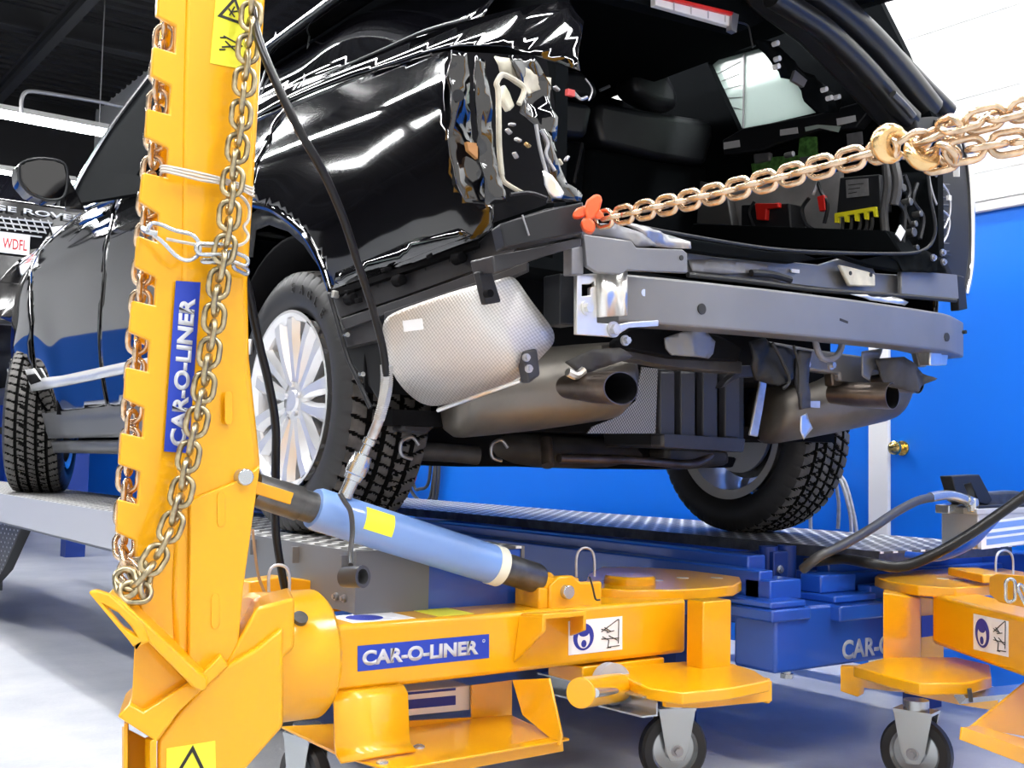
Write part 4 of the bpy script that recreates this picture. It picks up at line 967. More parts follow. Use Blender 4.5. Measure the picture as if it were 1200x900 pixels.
crumple('torn_panel', [(600, 64), (625, 66), (640, 84), (648, 100), (644, 128), (652, 165), (640, 170), (628, 145), (612, 130), (618, 100), (604, 84)], M['black'], 1.86, .006, 4, .02)
crumple('torn_bracket', [(580, 66), (600, 72), (622, 88), (648, 90), (648, 104), (630, 106), (616, 112), (602, 98), (586, 86)], M['tan'], 1.88, .005, 6, .012)
crumple('torn_panel', [(634, 150), (646, 156), (650, 190), (664, 215), (682, 228), (680, 236), (640, 238), (646, 215), (638, 190)], M['black'], 1.84, .006, 8, .012)
crumple('torn_bracket', [(636, 200), (646, 206), (660, 226), (656, 234), (646, 232), (638, 216)], M['alu'], 1.82, .004, 9, .004)
bm = nb(); tpx(bm, [(588, 205), (585, 170), (584, 110), (582, 98), (588, 88), (596, 90), (612, 100), (614, 108), (608, 122)], .006, 8, Y=1.86); tpx(bm, [(588, 205), (592, 214), (612, 226)], .005, 8, Y=1.86); O('bent_seal', bm, M['tan'], car)
bm = nb(); pp(bm, [(592, 98), (598, 108), (604, 124), (598, 130), (590, 116)], (0, .02, 0), Y=1.88); O('foam_plug', bm, M['cream'], car, bevel=.004)
bm = nb(); pp(bm, [(547, 166), (560, 168), (560, 186), (549, 176)], (0, .01, 0), Y=1.845); O('foam_scrap', bm, M['brown'], car)
bm = nb(); cyl(bm, P(537, 112, Y=1.835), P(537, 112, Y=1.86), .012); O('lamp_stud', bm, M['plastic'], car)
bm = nb(); tpx(bm, [(634, 152), (642, 168), (640, 182), (650, 200)], .004, 8, Y=1.83); tpx(bm, [(628, 146), (633, 175), (642, 208)], .004, 8, Y=1.83); O('bare_wire', bm, M['steel'], car)
for x, y, m_ in ((607, 164, 'alu'), (618, 170, 'hook'), (596, 154, 'steel'), (604, 182, 'steel'), (652, 104, 'steel'), (656, 190, 'tan'), (664, 186, 'steel'), (600, 146, 'steel')):
    bm = nb(); c = P(x, y, Y=1.88); box(bm, c, (.015, .012, .007), Matrix.Rotation(random.uniform(-1, 1), 3, 'Y')); O('clip', bm, M[m_], car, bevel=.003)
bm = nb(); tpx(bm, [(686, 92), (694, 105), (690, 118)], .002, 6, Y=1.9); tpx(bm, [(672, 108), (680, 116), (688, 114)], .004, 6, Y=1.9); O('broken_trim', bm, M['steel'], car)
bm = nb(); c = P(668, 109, Y=1.9); box(bm, c, (.02, .01, .014)); O('side_reflector', bm, M['redink'], car)
# shelf strip under the torn lamp pocket and wires on it
bm = nb(); tpx(bm, [(598, 228), (620, 226), (640, 232)], .004, 6, Y=1.8); O('wire', bm, M['plastic'], car)
# --- bumper side bracket (black plastic) from the wheel to the corner
def BY(x): return 2.60 - (x - 390) / 290 * .80      # depth runs along the body side
def pb(bm, pts, t=(.03, .03, 0), off=0):
    prism(bm, [P(x, y, Y=BY(x) + off) for x, y in pts], t)
pieces = [([(388, 344), (470, 318), (560, 284), (578, 268), (585, 262), (640, 244), (682, 238), (682, 276), (640, 284), (606, 290), (600, 300), (560, 316), (470, 348), (398, 372), (392, 356)], .0, 'gplastic'),
          ([(398, 374), (470, 350), (560, 318), (612, 294), (616, 306), (566, 330), (470, 362), (404, 386)], -.03, 'gplastic'),
          ([(394, 388), (446, 372), (446, 398), (402, 408)], -.01, 'gplastic'),
          ([(400, 408), (446, 398), (452, 430), (450, 478), (436, 458), (420, 436), (406, 418)], .03, 'plastic')]
for pts, off, m_ in pieces:
    bm = nb(); pb(bm, pts, off=off); O('bumper_bracket', bm, M[m_], car, bevel=.003)
bm = nb(); pb(bm, [(388, 341), (470, 313), (560, 282), (560, 288), (470, 320), (390, 348)], (.02, .02, 0), -.03); O('bracket_rail', bm, M['dark'], car)
bm = nb(); pb(bm, [(450, 366), (560, 330), (618, 306), (618, 316), (560, 342), (450, 378)], (.02, .02, 0), -.045); O('bracket_rail', bm, M['gplastic'], car, bevel=.002)
for x, y, w, h in ((410, 335 + 6, 14, 5), (453, 316, 14, 6), (507, 300, 16, 6), (420, 352, 8, 8)):
    bm = nb(); c = P(x, y, Y=BY(x) - .035); box(bm, c, (w * .0016, .02, h * .0016), Matrix.Rotation(-.3, 3, 'Y')); O('snap_clip', bm, M['dark'], car, bevel=.002)
for x, y in ((412, 350), (469, 328), (539, 302)):
    bm = nb(); c = P(x, y, Y=BY(x) - .03); cyl(bm, c + Vector((.0, .02, 0)), c - Vector((.0, .012, 0)), .016, .013); O('retainer', bm, M['dark'], car, bevel=.003)
for x, y in ((409, 393), (427, 439)):
    bm = nb(); c = P(x, y, Y=BY(x) - .03); cyl(bm, c + Vector((0, .03, 0)), c - Vector((0.01, .012, 0)), .006, seg=12); O('push_pin', bm, M['zinc'], car)
bm = nb(); c = P(393, 345, Y=BY(393) - .035); box(bm, c, (.018, .012, .018), Matrix.Rotation(.1, 3, 'Y')); O('clip_nut', bm, M['alu'], car, bevel=.002)
for i in range(7):
    x = 440 + i * 28; y = 333 - i * 10; bm = nb(); a = P(x, y - 8, Y=BY(x) - .012); c = P(x + 3, y + 4, Y=BY(x) - .012); tube(bm, [a, c], .002, 6, 1); O('rib', bm, M['plastic'], car)
bm = nb(); tube(bm, [P(x, y, Y=BY(x) - .03) for x, y in ((386, 345), (396, 380), (408, 420), (424, 455), (434, 478))], .006, 8); O('arch_edge', bm, M['plastic'], car)
# rear corner block
bm = nb(); prism(bm, [P(586, 262, Y=1.79), P(640, 246, Y=1.76), P(684, 236, Y=1.74), P(684, 272, Y=1.74), P(640, 280, Y=1.76), P(592, 290, Y=1.79)], (.02, .06, 0)); O('corner_bracket', bm, M['plastic'], car, bevel=.004)
bm = nb(); c0_, c1_ = P(612, 252, Y=1.765), P(620, 276, Y=1.765); tube(bm, [c0_, c1_], .002, 6, 1); O('rib', bm, M['steel'], car)
bm = nb(); prism(bm, [P(576, 300, Y=1.86), P(640, 288, Y=1.82), P(682, 278, Y=1.82), P(682, 288, Y=1.82), P(640, 300, Y=1.82), P(580, 320, Y=1.86)], (0, .08, 0)); O('bracket_rail', bm, M['gplastic'], car, bevel=.004)
bm = nb(); prism(bm, [P(560, 318, Y=1.9), P(576, 316, Y=1.9), P(588, 354, Y=1.9), P(570, 357, Y=1.9)], (0, .02, 0)); hb = O('hanging_clip', bm, M['plastic'], car, bevel=.004)
bm = nb(); c = P(573, 344, Y=1.885); cyl(bm, c + Vector((0, .01, 0)), c - Vector((0, .006, 0)), .008); O('bolt', bm, M['dark'], hb)
# --- heat shield, crinkled
def sheet(name, grid, m, d=.004, smooth=60, sub=2):
    bm = nb(); vv = [[bm.verts.new(p) for p in row] for row in grid]
    for i in range(len(vv) - 1):
        for j in range(len(vv[0]) - 1): bm.faces.new([vv[i][j], vv[i][j + 1], vv[i + 1][j + 1], vv[i + 1][j]])
    bmesh.ops.recalc_face_normals(bm, faces=bm.faces[:])
    o = O(name, bm, m, car, smooth=smooth, solid=d)
    if sub:
        s = o.modifiers.new('sub', 'SUBSURF'); s.levels = s.render_levels = sub
        o.modifiers.move(1, 0) if d else None
    return o
hs = [[(446, 370, 2.20), (490, 356, 2.10), (540, 338, 2.0), (580, 330, 1.95), (602, 320, 1.98)],
      [(448, 392, 2.20), (492, 376, 2.09), (545, 358, 1.99), (585, 352, 1.93), (614, 340, 1.97)],
      [(452, 420, 2.22), (496, 405, 2.11), (552, 390, 2.0), (592, 384, 1.93), (632, 364, 1.96)],
      [(462, 446, 2.25), (505, 436, 2.14), (560, 420, 2.02), (600, 412, 1.95), (652, 388, 1.97)],
      [(480, 464, 2.30), (515, 462, 2.2), (570, 446, 2.06), (606, 438, 1.98), (650, 404, 2.0)],
      [(497, 474, 2.33), (515, 478, 2.24), (575, 456, 2.12), (610, 444, 2.03), (640, 412, 2.03)]]
sheet('heat_shield', [[P(x, y, Y=yy) + Vector((0, .022 * noise.noise(Vector((x * .045, y * .05, 2))), 0)) for x, y, yy in r_] for r_ in hs], M['shield'], .002)
bm = nb(); tpx(bm, [(513, 481, {'Y': 2.22}), (560, 464, {'Y': 2.1}), (610, 446, {'Y': 2.0})], .005, 6); O('shield_edge', bm, M['alu'], car)
for x, y, w, h in ((484, 381, 26, 14), (507, 373, 10, 10)):
    c = P(x, y, Y=2.075); bm = nb(); box(bm, c, (w * .0017, .002, h * .0017), Matrix.Rotation(-.18, 3, 'Y') @ Matrix.Rotation(-.9, 3, 'Z')); O('shield_label', bm, M['white'], car)
# --- mufflers
def muffler(name, c, rx, rz, L, axis, m, roll=0):
    ax = Vector(axis).normalized(); up = Vector((0, 0, 1)); sd = ax.cross(up).normalized(); bm = nb(); rings = []
    for t, s in ((-.5, .02), (-.498, .5), (-.48, .82), (-.44, .97), (-.40, 1), (-.2, 1.03), (0, 1.04), (.2, 1.03), (.40, 1), (.44, .97), (.48, .82), (.498, .5), (.5, .02)):
        rings.append([bm.verts.new(Vector(c) + ax * t * L + (sd * cos(a) * rx + up * sin(a) * rz) * s) for a in [2 * pi * i / 32 for i in range(32)]])
    for k in range(len(rings) - 1):
        for i in range(32): bm.faces.new([rings[k][i], rings[k][(i + 1) % 32], rings[k + 1][(i + 1) % 32], rings[k + 1][i]])
    o = O(name, bm, m, car, smooth=50); return o
# left muffler: lies across the car end, right muffler likewise
a = P(535, 475, Y=2.42); b_ = P(735, 452, Y=2.28)
mfl = muffler('muffler', (a + b_) / 2 + Vector((0, .03, .018)), .14, .105, (b_ - a).length * 1.05, b_ - a, M['muffler'])
bm = nb(); mpt = (a + b_) / 2 + Vector((0, .03, .018)); axx = (b_ - a).normalized()
rings = []; n_ = 40
tube(bm, [mpt + axx * s * (b_ - a).length * .52 + Vector((0, -.145 * (1 - (abs(s) * 1.9) ** 4 * .6) , .0)) for s in (-.48, -.3, 0, .3, .48)], .006, 6); O('muffler_seam', bm, M['muffler'], mfl)
bm = nb(); tpx(bm, [(640, 470, {'Y': 2.15}), (672, 458, {'Y': 2.05}), (700, 445, {'Y': 1.98}), (722, 440, {'Y': 1.95})], .03, 20, rad=None) if False else tube(bm, [P(645, 478, Y=2.2), P(675, 462, Y=2.08), P(705, 450, Y=2.0)], .03, 20)
bm.free()
def oval_tip(px, py, Y, rx, rz, L, name, m, inner, yaw=.35, parent=None):
    c = P(px, py, Y=Y); ax = Vector((sin(yaw), -cos(yaw), -.05)).normalized(); sd = ax.cross(Vector((0, 0, 1))).normalized(); up = sd.cross(ax)
    bm = nb(); rings = []
    for t, s in ((-L, .75), (-L * .5, .95), (-.01, 1), (0, .99), (0, .93), (-.02, .9), (-L * .8, .8), (-L * .8, .01)):
        rings.append([bm.verts.new(c + ax * t + (sd * cos(q) * rx + up * sin(q) * rz) * s) for q in [2 * pi * i / 32 for i in range(32)]])
    for k in range(len(rings) - 1):
        for i in range(32):
            f = bm.faces.new([rings[k][i], rings[k][(i + 1) % 32], rings[k + 1][(i + 1) % 32], rings[k + 1][i]]); f.material_index = 1 if k >= 4 else 0
    return O(name, bm, [m, inner], parent or car, smooth=50)
oval_tip(728, 455, 1.93, .062, .038, .16, 'exhaust_tip', M['tip'], M['dark'], .15, mfl)
a = P(905, 490, Y=2.42); b_ = P(1050, 462, Y=2.28)
mfr = muffler('muffler', (a + b_) / 2 + Vector((0.04, .06, .02)), .14, .105, (b_ - a).length * 1.10, b_ - a, M['muffler'])
oval_tip(1046, 464, 2.02, .075, .040, .18, 'exhaust_tip', M['tip'], M['dark'], .35, mfr)
oval_tip(1075, 448, 2.05, .07, .035, .16, 'exhaust_tip', M['tip'], M['dark'], .3, mfr)
crumple('pipe_collar', [(1030, 420), (1060, 418), (1088, 440), (1096, 444), (1070, 460), (1040, 452)], M['under'], 2.02, .006, 31, .01)
crumple('foil_scrap', [(938, 488), (945, 484), (948, 494), (952, 502), (942, 515), (938, 505)], M['alu'], 2.08, .002, 12, .002)
# perforated centre shield
bm = nb(); pp(bm, [(688, 508), (768, 508), (771, 432), (752, 430), (745, 470), (720, 490), (694, 500)], (0, .004, 0), Y=2.30); O('perforated_shield', bm, M['perf'], car)
# ribbed well
bm = nb(); pp(bm, [(770, 430), (852, 432), (872, 438), (872, 528), (775, 524)], (0, .25, 0), Y=2.34); wl = O('ribbed_well', bm, M['plastic'], car, bevel=.008)
for i, x in enumerate((782, 806, 832, 858)):
    bm = nb(); pp(bm, [(x - 8, 434), (x + 9, 434), (x + 9, 516), (x - 8, 514)], (0, .03, 0), Y=2.30); O('rib', bm, M['gplastic'], wl, bevel=.008, seg=3)
bm = nb(); pp(bm, [(776, 508), (875, 514), (872, 530), (776, 524)], (0, .05, 0), Y=2.28); O('lower_lip', bm, M['gplastic'], wl, bevel=.008)
bm = nb(); pp(bm, [(846, 455), (868, 442), (884, 442), (884, 428), (862, 428), (862, 438), (850, 448)], (0, .03, 0), Y=2.2); O('hanger', bm, M['gplastic'], car, bevel=.003)
# rear subframe and dark mass under the floor
bm = nb(); bb(bm, 1.75, 2.95, 2.62, 3.15, .99, 1.40); O('subframe', bm, M['dark'], car, bevel=.03)
bm = nb(); bb(bm, 1.72, 3.0, 2.35, 2.60, 1.15, 1.42); O('spare_well', bm, M['dark'], car, bevel=.02)
bm = nb(); tube(bm, [P(470, 515, Y=2.9), P(520, 520, Y=2.8), P(640, 528, Y=2.7), P(740, 532, Y=2.75), P(800, 533, Y=2.8)], .05, 12); O('suspension_arm', bm, M['under'], car)
bm = nb(); prism(bm, [P(445, 478, Y=2.7), P(520, 496, Y=2.7), P(640, 515, Y=2.7), P(770, 525, Y=2.7), P(865, 536, Y=2.7), P(860, 548, Y=2.7), P(700, 550, Y=2.7), P(620, 547, Y=2.7), P(540, 547, Y=2.7), P(468, 543, Y=2.7), P(460, 510, Y=2.7)], (0, .3, 0)); O('suspension_beam', bm, M['dark'], car, bevel=.01)
bm = nb(); tube(bm, [P(470, 528, Y=2.66), P(520, 530, Y=2.64), P(560, 534, Y=2.62)], .026, 12); O('control_arm', bm, M['under'], car)
bm = nb(); tube(bm, [P(640, 515, Y=2.6), P(641, 530, Y=2.58), P(642, 546, Y=2.56)], .018, 14); O('damper', bm, M['tip'], car)
bm = nb(); tube(bm, [P(655, 537, Y=2.6), P(740, 539, Y=2.6), P(800, 544, Y=2.6), P(822, 540, Y=2.62), P(845, 524, Y=2.65)], .014, 12); O('link_arm', bm, M['tip'], car)
bm = nb(); pp(bm, [(780, 524), (856, 528), (858, 545), (812, 550), (784, 545)], (0, .1, 0), Y=2.62); O('knuckle', bm, M['under'], car, bevel=.02)
for x, y in ((480, 525), (585, 528)):
    bm = nb(); c = P(x, y, Y=2.6); tube(bm, [c + Vector((.03 * cos(t), 0, .03 * sin(t))) for t in (0.3, 1.4, 2.6, 3.8, 5)], .005, 8); O('pipe_clip', bm, M['steel'], car)
bm = nb(); prism(bm, [P(478, 480, Y=2.55), P(520, 492, Y=2.55), P(500, 510, Y=2.55), P(470, 505, Y=2.55)], (0, .05, 0)); O('mount_bracket', bm, M['gplastic'], car, bevel=.008)
# --- bumper beam
bm = nb(); rows = []
BX0, BX1 = 1.745, 3.275
prof = [(0, 1.338), (0, 1.232), (.004, 1.228), (.075, 1.226), (.08, 1.23), (.08, 1.336), (.075, 1.342), (.004, 1.342)]
for i in range(25):
    x = BX0 + (BX1 - BX0) * i / 24; u = (x - 2.45) / .7; yy = 1.93 + .045 * u * u + (.02 * max(0, u - .85) * 10 if u > .85 else 0); dz = .0 + (.02 * (i / 24))
    dz = .028 * (i / 24) - .004
    rows.append([bm.verts.new((x, yy + a, z + dz + (.006 if a == 0 else 0) * 0)) for a, z in prof])
for i in range(24):
    for j in range(8): bm.faces.new([rows[i][j], rows[i][(j + 1) % 8], rows[i + 1][(j + 1) % 8], rows[i + 1][j]])
bm.faces.new(rows[0]); bm.faces.new(rows[-1])
beam = O('bumper_beam', bm, M['bumper'], car, smooth=40, bevel=.003)
def yb(px): 
    p = P(px, 370, Y=1.95); u = (p.x - 2.45) / .7; return 1.93 + .045 * u * u + (.2 * max(0, u - .85))
for x, y, r, m_ in ((755, 343, .0085, 'alu'), (823, 362, .0135, 'ink'), (1110, 395, .013, 'ink'), (1132, 389, .006, 'ink_blue')):
    c = P(x, y, Y=yb(x) - .002); bm = nb(); cyl(bm, c, c + Vector((0, .01, 0)), r, seg=28); O('bolt_hole', bm, M[m_ if m_ != 'ink_blue' else 'ink'], beam)
c = P(989, 376, Y=yb(989) - .0008); bm = nb(); box(bm, c, (.035, .002, .007), Matrix.Rotation(.15, 3, 'Y')); O('slot', bm, M['ink'], beam, bevel=.001)
bm = nb(); pp(bm, [(1100, 412), (1112, 413), (1110, 428), (1088, 428), (1086, 412)], (0, .04, 0), Y=2.03); O('crash_box', bm, M['alu'], car, bevel=.004)
bm = nb(); pp(bm, [(1090, 412), (1104, 412), (1104, 428), (1090, 428)], (0, .02, 0), Y=2.01); O('crash_box', bm, M['alu'], car, bevel=.004)
# left crash bracket
bm = nb(); prism(bm, [P(676, 322, Y=1.90), P(700, 320, Y=1.90), P(700, 378, Y=1.90), P(725, 380, Y=1.90), P(740, 377, Y=1.90), (P(772, 375, Y=1.90)), P(772, 382, Y=1.90), P(738, 384, Y=1.90), P(720, 395, Y=1.90), P(676, 392, Y=1.90)], (0, .012, 0), [PL([(682, 333), (692, 333), (697, 329), (697, 335), (692, 337), (692, 346), (682, 347)], Y=1.90)])
cb = O('crash_bracket', bm, M['alu'], car, bevel=.002)
bm = nb(); gv = []
for i, (x, yy) in enumerate(((700, 1.90), (706, 1.885), (713, 1.885), (722, 1.90), (729, 1.89), (735, 1.885))):
    gv.append((P(x, 319 - i * .6, Y=yy), P(x, 372 - i * .5, Y=yy)))
va = [(bm.verts.new(a_), bm.verts.new(b__)) for a_, b__ in gv]
for i in range(5): bm.faces.new([va[i][0], va[i + 1][0], va[i + 1][1], va[i][1]])
O('crimped_sleeve', bm, M['alu'], cb, smooth=70, solid=.004)
bolt('bolt', P(688, 361, Y=1.898), (0, -1, 0), .011, M['alu'], cb, .012); bolt('bolt', P(719, 386, Y=1.898), (0, -1, 0), .012, M['galv'], cb, .012); bolt('bolt', P(733, 399, Y=1.93), (0, -1, 0), .008, M['galv'], cb, .012)
bm = nb(); pp(bm, [(656, 320), (677, 322), (677, 382), (656, 380)], (0, .06, 0), Y=1.95); O('chassis_rail', bm, M['plastic'], car, bevel=.004)
bm = nb(); pp(bm, [(670, 290), (684, 288), (684, 322), (670, 322)], (0, .03, 0), Y=1.88); O('mount_tab', bm, M['grey'], car, bevel=.003)
# rear panels above the beam
bm = nb(); pp(bm, [(684, 274), (740, 282), (746, 290), (800, 292), (806, 297), (806, 320), (735, 317), (728, 322), (700, 320), (688, 312)], (0, .012, 0), Y=1.87); O('rear_flange', bm, M['bumper'], car, bevel=.003)
bm = nb(); c = P(799, 302, Y=1.868); cyl(bm, c, c + Vector((0, .004, 0)), .006); O('bolt_hole', bm, M['ink'], car)
crumple('bent_closing_plate', [(684, 274), (700, 262), (722, 262), (740, 268), (760, 280), (768, 288), (745, 290), (738, 283)], M['grey'], 1.90, .004, 21, .012)
crumple('bent_closing_plate', [(722, 258), (740, 262), (790, 276), (806, 284), (806, 292), (765, 288), (745, 270)], M['steel'], 1.93, .004, 22, .010)
bm = nb(); pp(bm, [(800, 318), (806, 296), (850, 302), (920, 306), (960, 310), (985, 302), (1020, 308), (1026, 320), (1056, 322), (1058, 344), (1000, 342), (900, 330)], (0, .012, 0), Y=2.03); rp_ = O('rear_body_panel', bm, M['bumper'], car, bevel=.003)
crumple('panel_crease', [(808, 304), (850, 304), (900, 310), (900, 318), (850, 322), (812, 318)], M['grey'], 2.02, .004, 23, .006)
bm = nb(); tpx(bm, [(880, 320), (905, 322), (926, 328)], .010, 8, Y=2.01); O('grommet_hose', bm, M['plastic'], car)
bm = nb(); pp(bm, [(928, 315), (937, 316), (937, 320), (928, 319)], (0, .004, 0), Y=2.02); O('part_label', bm, M['white'], car)
bm = nb(); pp(bm, [(984, 310), (994, 312), (1018, 318), (1026, 322), (1026, 336), (996, 335)], (0, .012, 0), Y=2.00); O('striker_bracket', bm, M['tan'], car, bevel=.004)
for x, y in ((997, 320), (1021, 322)):
    bm = nb(); c = P(x, y, Y=1.998); cyl(bm, c, c + Vector((0, .004, 0)), .006); O('bolt_hole', bm, M['ink'], car)
bm = nb(); pp(bm, [(1056, 316), (1122, 322), (1124, 350), (1056, 345)], (0, .014, 0), Y=2.0); O('rear_flange', bm, M['bumper'], car, bevel=.003)
bm = nb(); pp(bm, [(1122, 322), (1130, 324), (1134, 362), (1124, 364)], (0, .03, 0), Y=2.02); O('corner_bracket', bm, M['plastic'], car, bevel=.003)
bm = nb(); tpx(bm, [(806, 322), (880, 330), (960, 340), (1060, 347), (1120, 352)], .007, 8, Y=1.985); O('dark_seam', bm, M['ink'], car)
crumple('torn_foil', [(995, 345), (1040, 346), (1066, 354), (1060, 358), (1020, 352)], M['alu'], 1.985, .002, 25, .004)
# weatherstrip ledge at the load opening
wsp = [(698, 244), (740, 262), (800, 274), (900, 292), (980, 297), (1040, 296), (1070, 300), (1092, 294)]
bm = nb(); prism(bm, PL([(742, 266), (800, 278), (900, 294), (980, 298), (1090, 297), (1100, 318), (1056, 318), (1024, 312), (985, 300), (930, 308), (850, 300), (808, 294)], Y=1.99), (0, .03, 0)); O('load_ledge', bm, M['cabin'], car, bevel=.004)
bm = nb(); tpx(bm, [(742, 264), (800, 275), (900, 291), (980, 296), (1060, 297), (1084, 292), (1094, 280), (1096, 262), (1090, 230), (1087, 200)], .005, 8, Y=1.975); O('weatherstrip', bm, M['plastic'], car)
crumple('fabric_fold', [(1036, 296), (1084, 294), (1098, 300), (1110, 320), (1060, 318), (1056, 306)], M['cabin'], 1.975, .004, 26, .012)
for x, y in ((1094, 302), (1105, 296), (1106, 307)):
    bolt('bolt', P(x, y, Y=1.965), (0, -1, 0), .007, M['steel'], car)
# lower clutter between beam and exhausts
bm = nb(); pp(bm, [(738, 385), (760, 384), (830, 388), (850, 396), (870, 408), (866, 424), (790, 420), (740, 410), (722, 412), (722, 400)], (0, .03, 0), Y=2.08); O('lower_crossmember', bm, M['dark'], car, bevel=.006)
crumple('bent_plate', [(782, 396), (806, 386), (824, 386), (838, 400), (838, 414), (832, 420), (790, 416), (784, 408)], M['bumper'], 2.02, .004, 27, .006)
bm = nb(); pp(bm, [(722, 402), (800, 410), (870, 424), (870, 438), (800, 432), (726, 418)], (0, .06, 0), Y=2.12); O('tow_rail', bm, M['under'], car, bevel=.004)
bm = nb(); pp(bm, [(892, 398), (960, 410), (1030, 420), (1064, 424), (1066, 436), (1020, 440), (1022, 452), (985, 446), (984, 438), (940, 432), (900, 424)], (0, .05, 0), Y=2.12); O('tow_rail', bm, M['bumper'], car, bevel=.006)
bm = nb(); tpx(bm, [(955, 396), (958, 410), (964, 420), (976, 420), (984, 412), (988, 398)], .009, 8, Y=2.0); O('tow_eye', bm, M['grey'], car)
bm = nb(); pp(bm, [(1046, 398), (1080, 400), (1086, 414), (1086, 430), (1078, 430), (1074, 414), (1046, 408)], (0, .02, 0), Y=2.06); O('lower_bracket', bm, M['grey'], car, bevel=.003)
for x, y in ((896, 424), (944, 427), (1034, 427), (974, 428), (1060, 442)): bolt('bolt', P(x, y, Y=2.06), (0, -1, 0), .009, M['galv'], car, .012)
crumple('bent_plate', [(1010, 412), (1034, 408), (1030, 424), (1060, 428), (1060, 436), (1024, 434), (1018, 446), (1010, 440)], M['bumper'], 2.05, .004, 28, .006)
crumple('hanger_mess', [(878, 400), (892, 396), (905, 404), (930, 412), (928, 440), (910, 452), (890, 445), (880, 430)], M['plastic'], 2.05, .01, 29, .016)
crumple('hanger_mess', [(935, 410), (948, 412), (946, 450), (948, 478), (938, 480), (934, 450)], M['gplastic'], 2.03, .01, 30, .008)
bm = nb(); pp(bm, [(893, 438), (900, 440), (894, 480), (888, 512), (879, 510), (886, 475)], (0, .008, 0), Y=2.14); O('hanger_strap', bm, M['galv'], car, bevel=.002)
bm = nb(); pp(bm, [(948, 470), (961, 470), (961, 478), (948, 477)], (0, .01, 0), Y=2.04); O('bracket_tab', bm, M['galv'], car)
bm = nb(); pp(bm, [(974, 434), (998, 438), (998, 452), (976, 452)], (0, .03, 0), Y=2.14); O('rusted_bracket', bm, M['tip'], car, bevel=.004)
bm = nb(); tpx(bm, [(930, 405), (936, 430), (936, 460)], .004, 6, Y=2.0); tpx(bm, [(905, 402), (915, 420), (925, 445), (918, 455)], .005, 6, Y=2.02); O('loose_wire', bm, M['ink'], car)
bm = nb(); c = P(893, 437, Y=2.0)
bm2 = nb(); pp(bm, [(612, 410), (630, 408), (634, 440), (620, 450)], (.0, .03, 0), Y=1.97); O('muffler_hanger', bm, M['gplastic'], car, bevel=.006); bm2.free()
for x, y in ((617, 419), (620, 432)): bolt('bolt', P(x, y, Y=1.965), (0, -1, 0), .006, M['galv'], car)
bm = nb(); tpx(bm, [(665, 436), (675, 440), (684, 434)], .010, 8, Y=2.0); O('rubber_hanger', bm, M['alu'], car)
crumple('rail_bracket', [(664, 424), (690, 410), (722, 408), (740, 418), (700, 432), (680, 440)], M['under'], 2.02, .008, 33, .01)
# --- cabin interior seen through the opening
def slab(name, pts, Y, d, m, bev=.03, parent=None, off=None):
    bm = nb(); pp(bm, pts, (0, d, 0), Y=Y); return O(name, bm, m, parent or car, bevel=bev, seg=4, smooth=50)
slab('seat_back', [(702, 118), (760, 128), (834, 140), (838, 160), (828, 194), (770, 185), (704, 168), (698, 140)], 3.05, .22, M['leather'], .05)
slab('seat_lower', [(690, 172), (835, 196), (825, 280), (680, 255)], 3.1, .2, M['cabin'], .03)
slab('head_restraint', [(744, 74), (756, 68), (782, 78), (796, 104), (797, 130), (770, 124), (742, 108)], 3.15, .12, M['leather'], .04)
slab('seat_back', [(640, 112), (698, 122), (690, 162), (640, 158)], 3.0, .2, M['leather'], .03)
slab('head_restraint', [(650, 80), (684, 82), (700, 98), (702, 116), (650, 110)], 3.05, .12, M['leather'], .03)
slab('seat_lower', [(640, 160), (690, 166), (684, 245), (640, 235)], 3.08, .2, M['cabin'], .03)
bm = nb(); tpx(bm, [(703, 106), (714, 101)], .006, 6, 1, Y=2.9); O('belt_tongue', bm, M['steel'], car)
bm = nb(); tpx(bm, [(682, 168), (672, 215)], .008, 6, 1, Y=3.04); O('seat_edge_piping', bm, M['plastic'], car)
bm = nb(); bb(bm, 1.78, 3.1, 3.4, 3.45, 1.4, 2.36); bb(bm, 1.6, 3.15, 2.2, 3.5, 1.37, 1.40); O('bulkhead', bm, M['cabin'], car)
bm = nb(); bb(bm, 1.76, 1.80, 2.25, 3.4, 1.4, 2.2); O('left_trim', bm, M['cabin'], car)
# high brake lamp on the raised upper tailgate
bl = [(765, -6), (862, 14), (864, 30), (858, 32), (765, 4)]
bm = nb(); prism(bm, PL([(690, -40), (880, -12), (905, 20), (870, 36), (764, 8), (690, -10)], Y=2.28), (0, .05, .0)); O('tailgate_header', bm, M['cabin'], car)
bm = nb(); pp(bm, [(768, -5), (858, 17), (857, 31), (768, 6)], (0, .02, 0), Y=2.25); hl = O('brake_lamp', bm, M['white'], car, bevel=.002)
bm = nb(); pp(bm, [(768, -8), (860, 14), (859, 18), (768, -4)], (0, .02, 0), Y=2.24); O('lamp_housing', bm, M['red'], hl, bevel=.001)
for i in range(4):
    x = 790 + i * 20; bm = nb(); tpx(bm, [(x, 2 + i * 4.6), (x, 12 + i * 4.6)], .0015, 5, 1, Y=2.247); O('lamp_divider', bm, M['galv'], hl)
bm = nb(); pp(bm, [(858, 14), (866, 17), (863, 38), (857, 35)], (0, .02, 0), Y=2.24); O('lamp_end', bm, M['steel'], hl)
bm = nb(); tpx(bm, [(864, 26), (876, 30), (880, 45), (882, 56)], .003, 6, Y=2.25); O('lamp_cable', bm, M['plastic'], car)
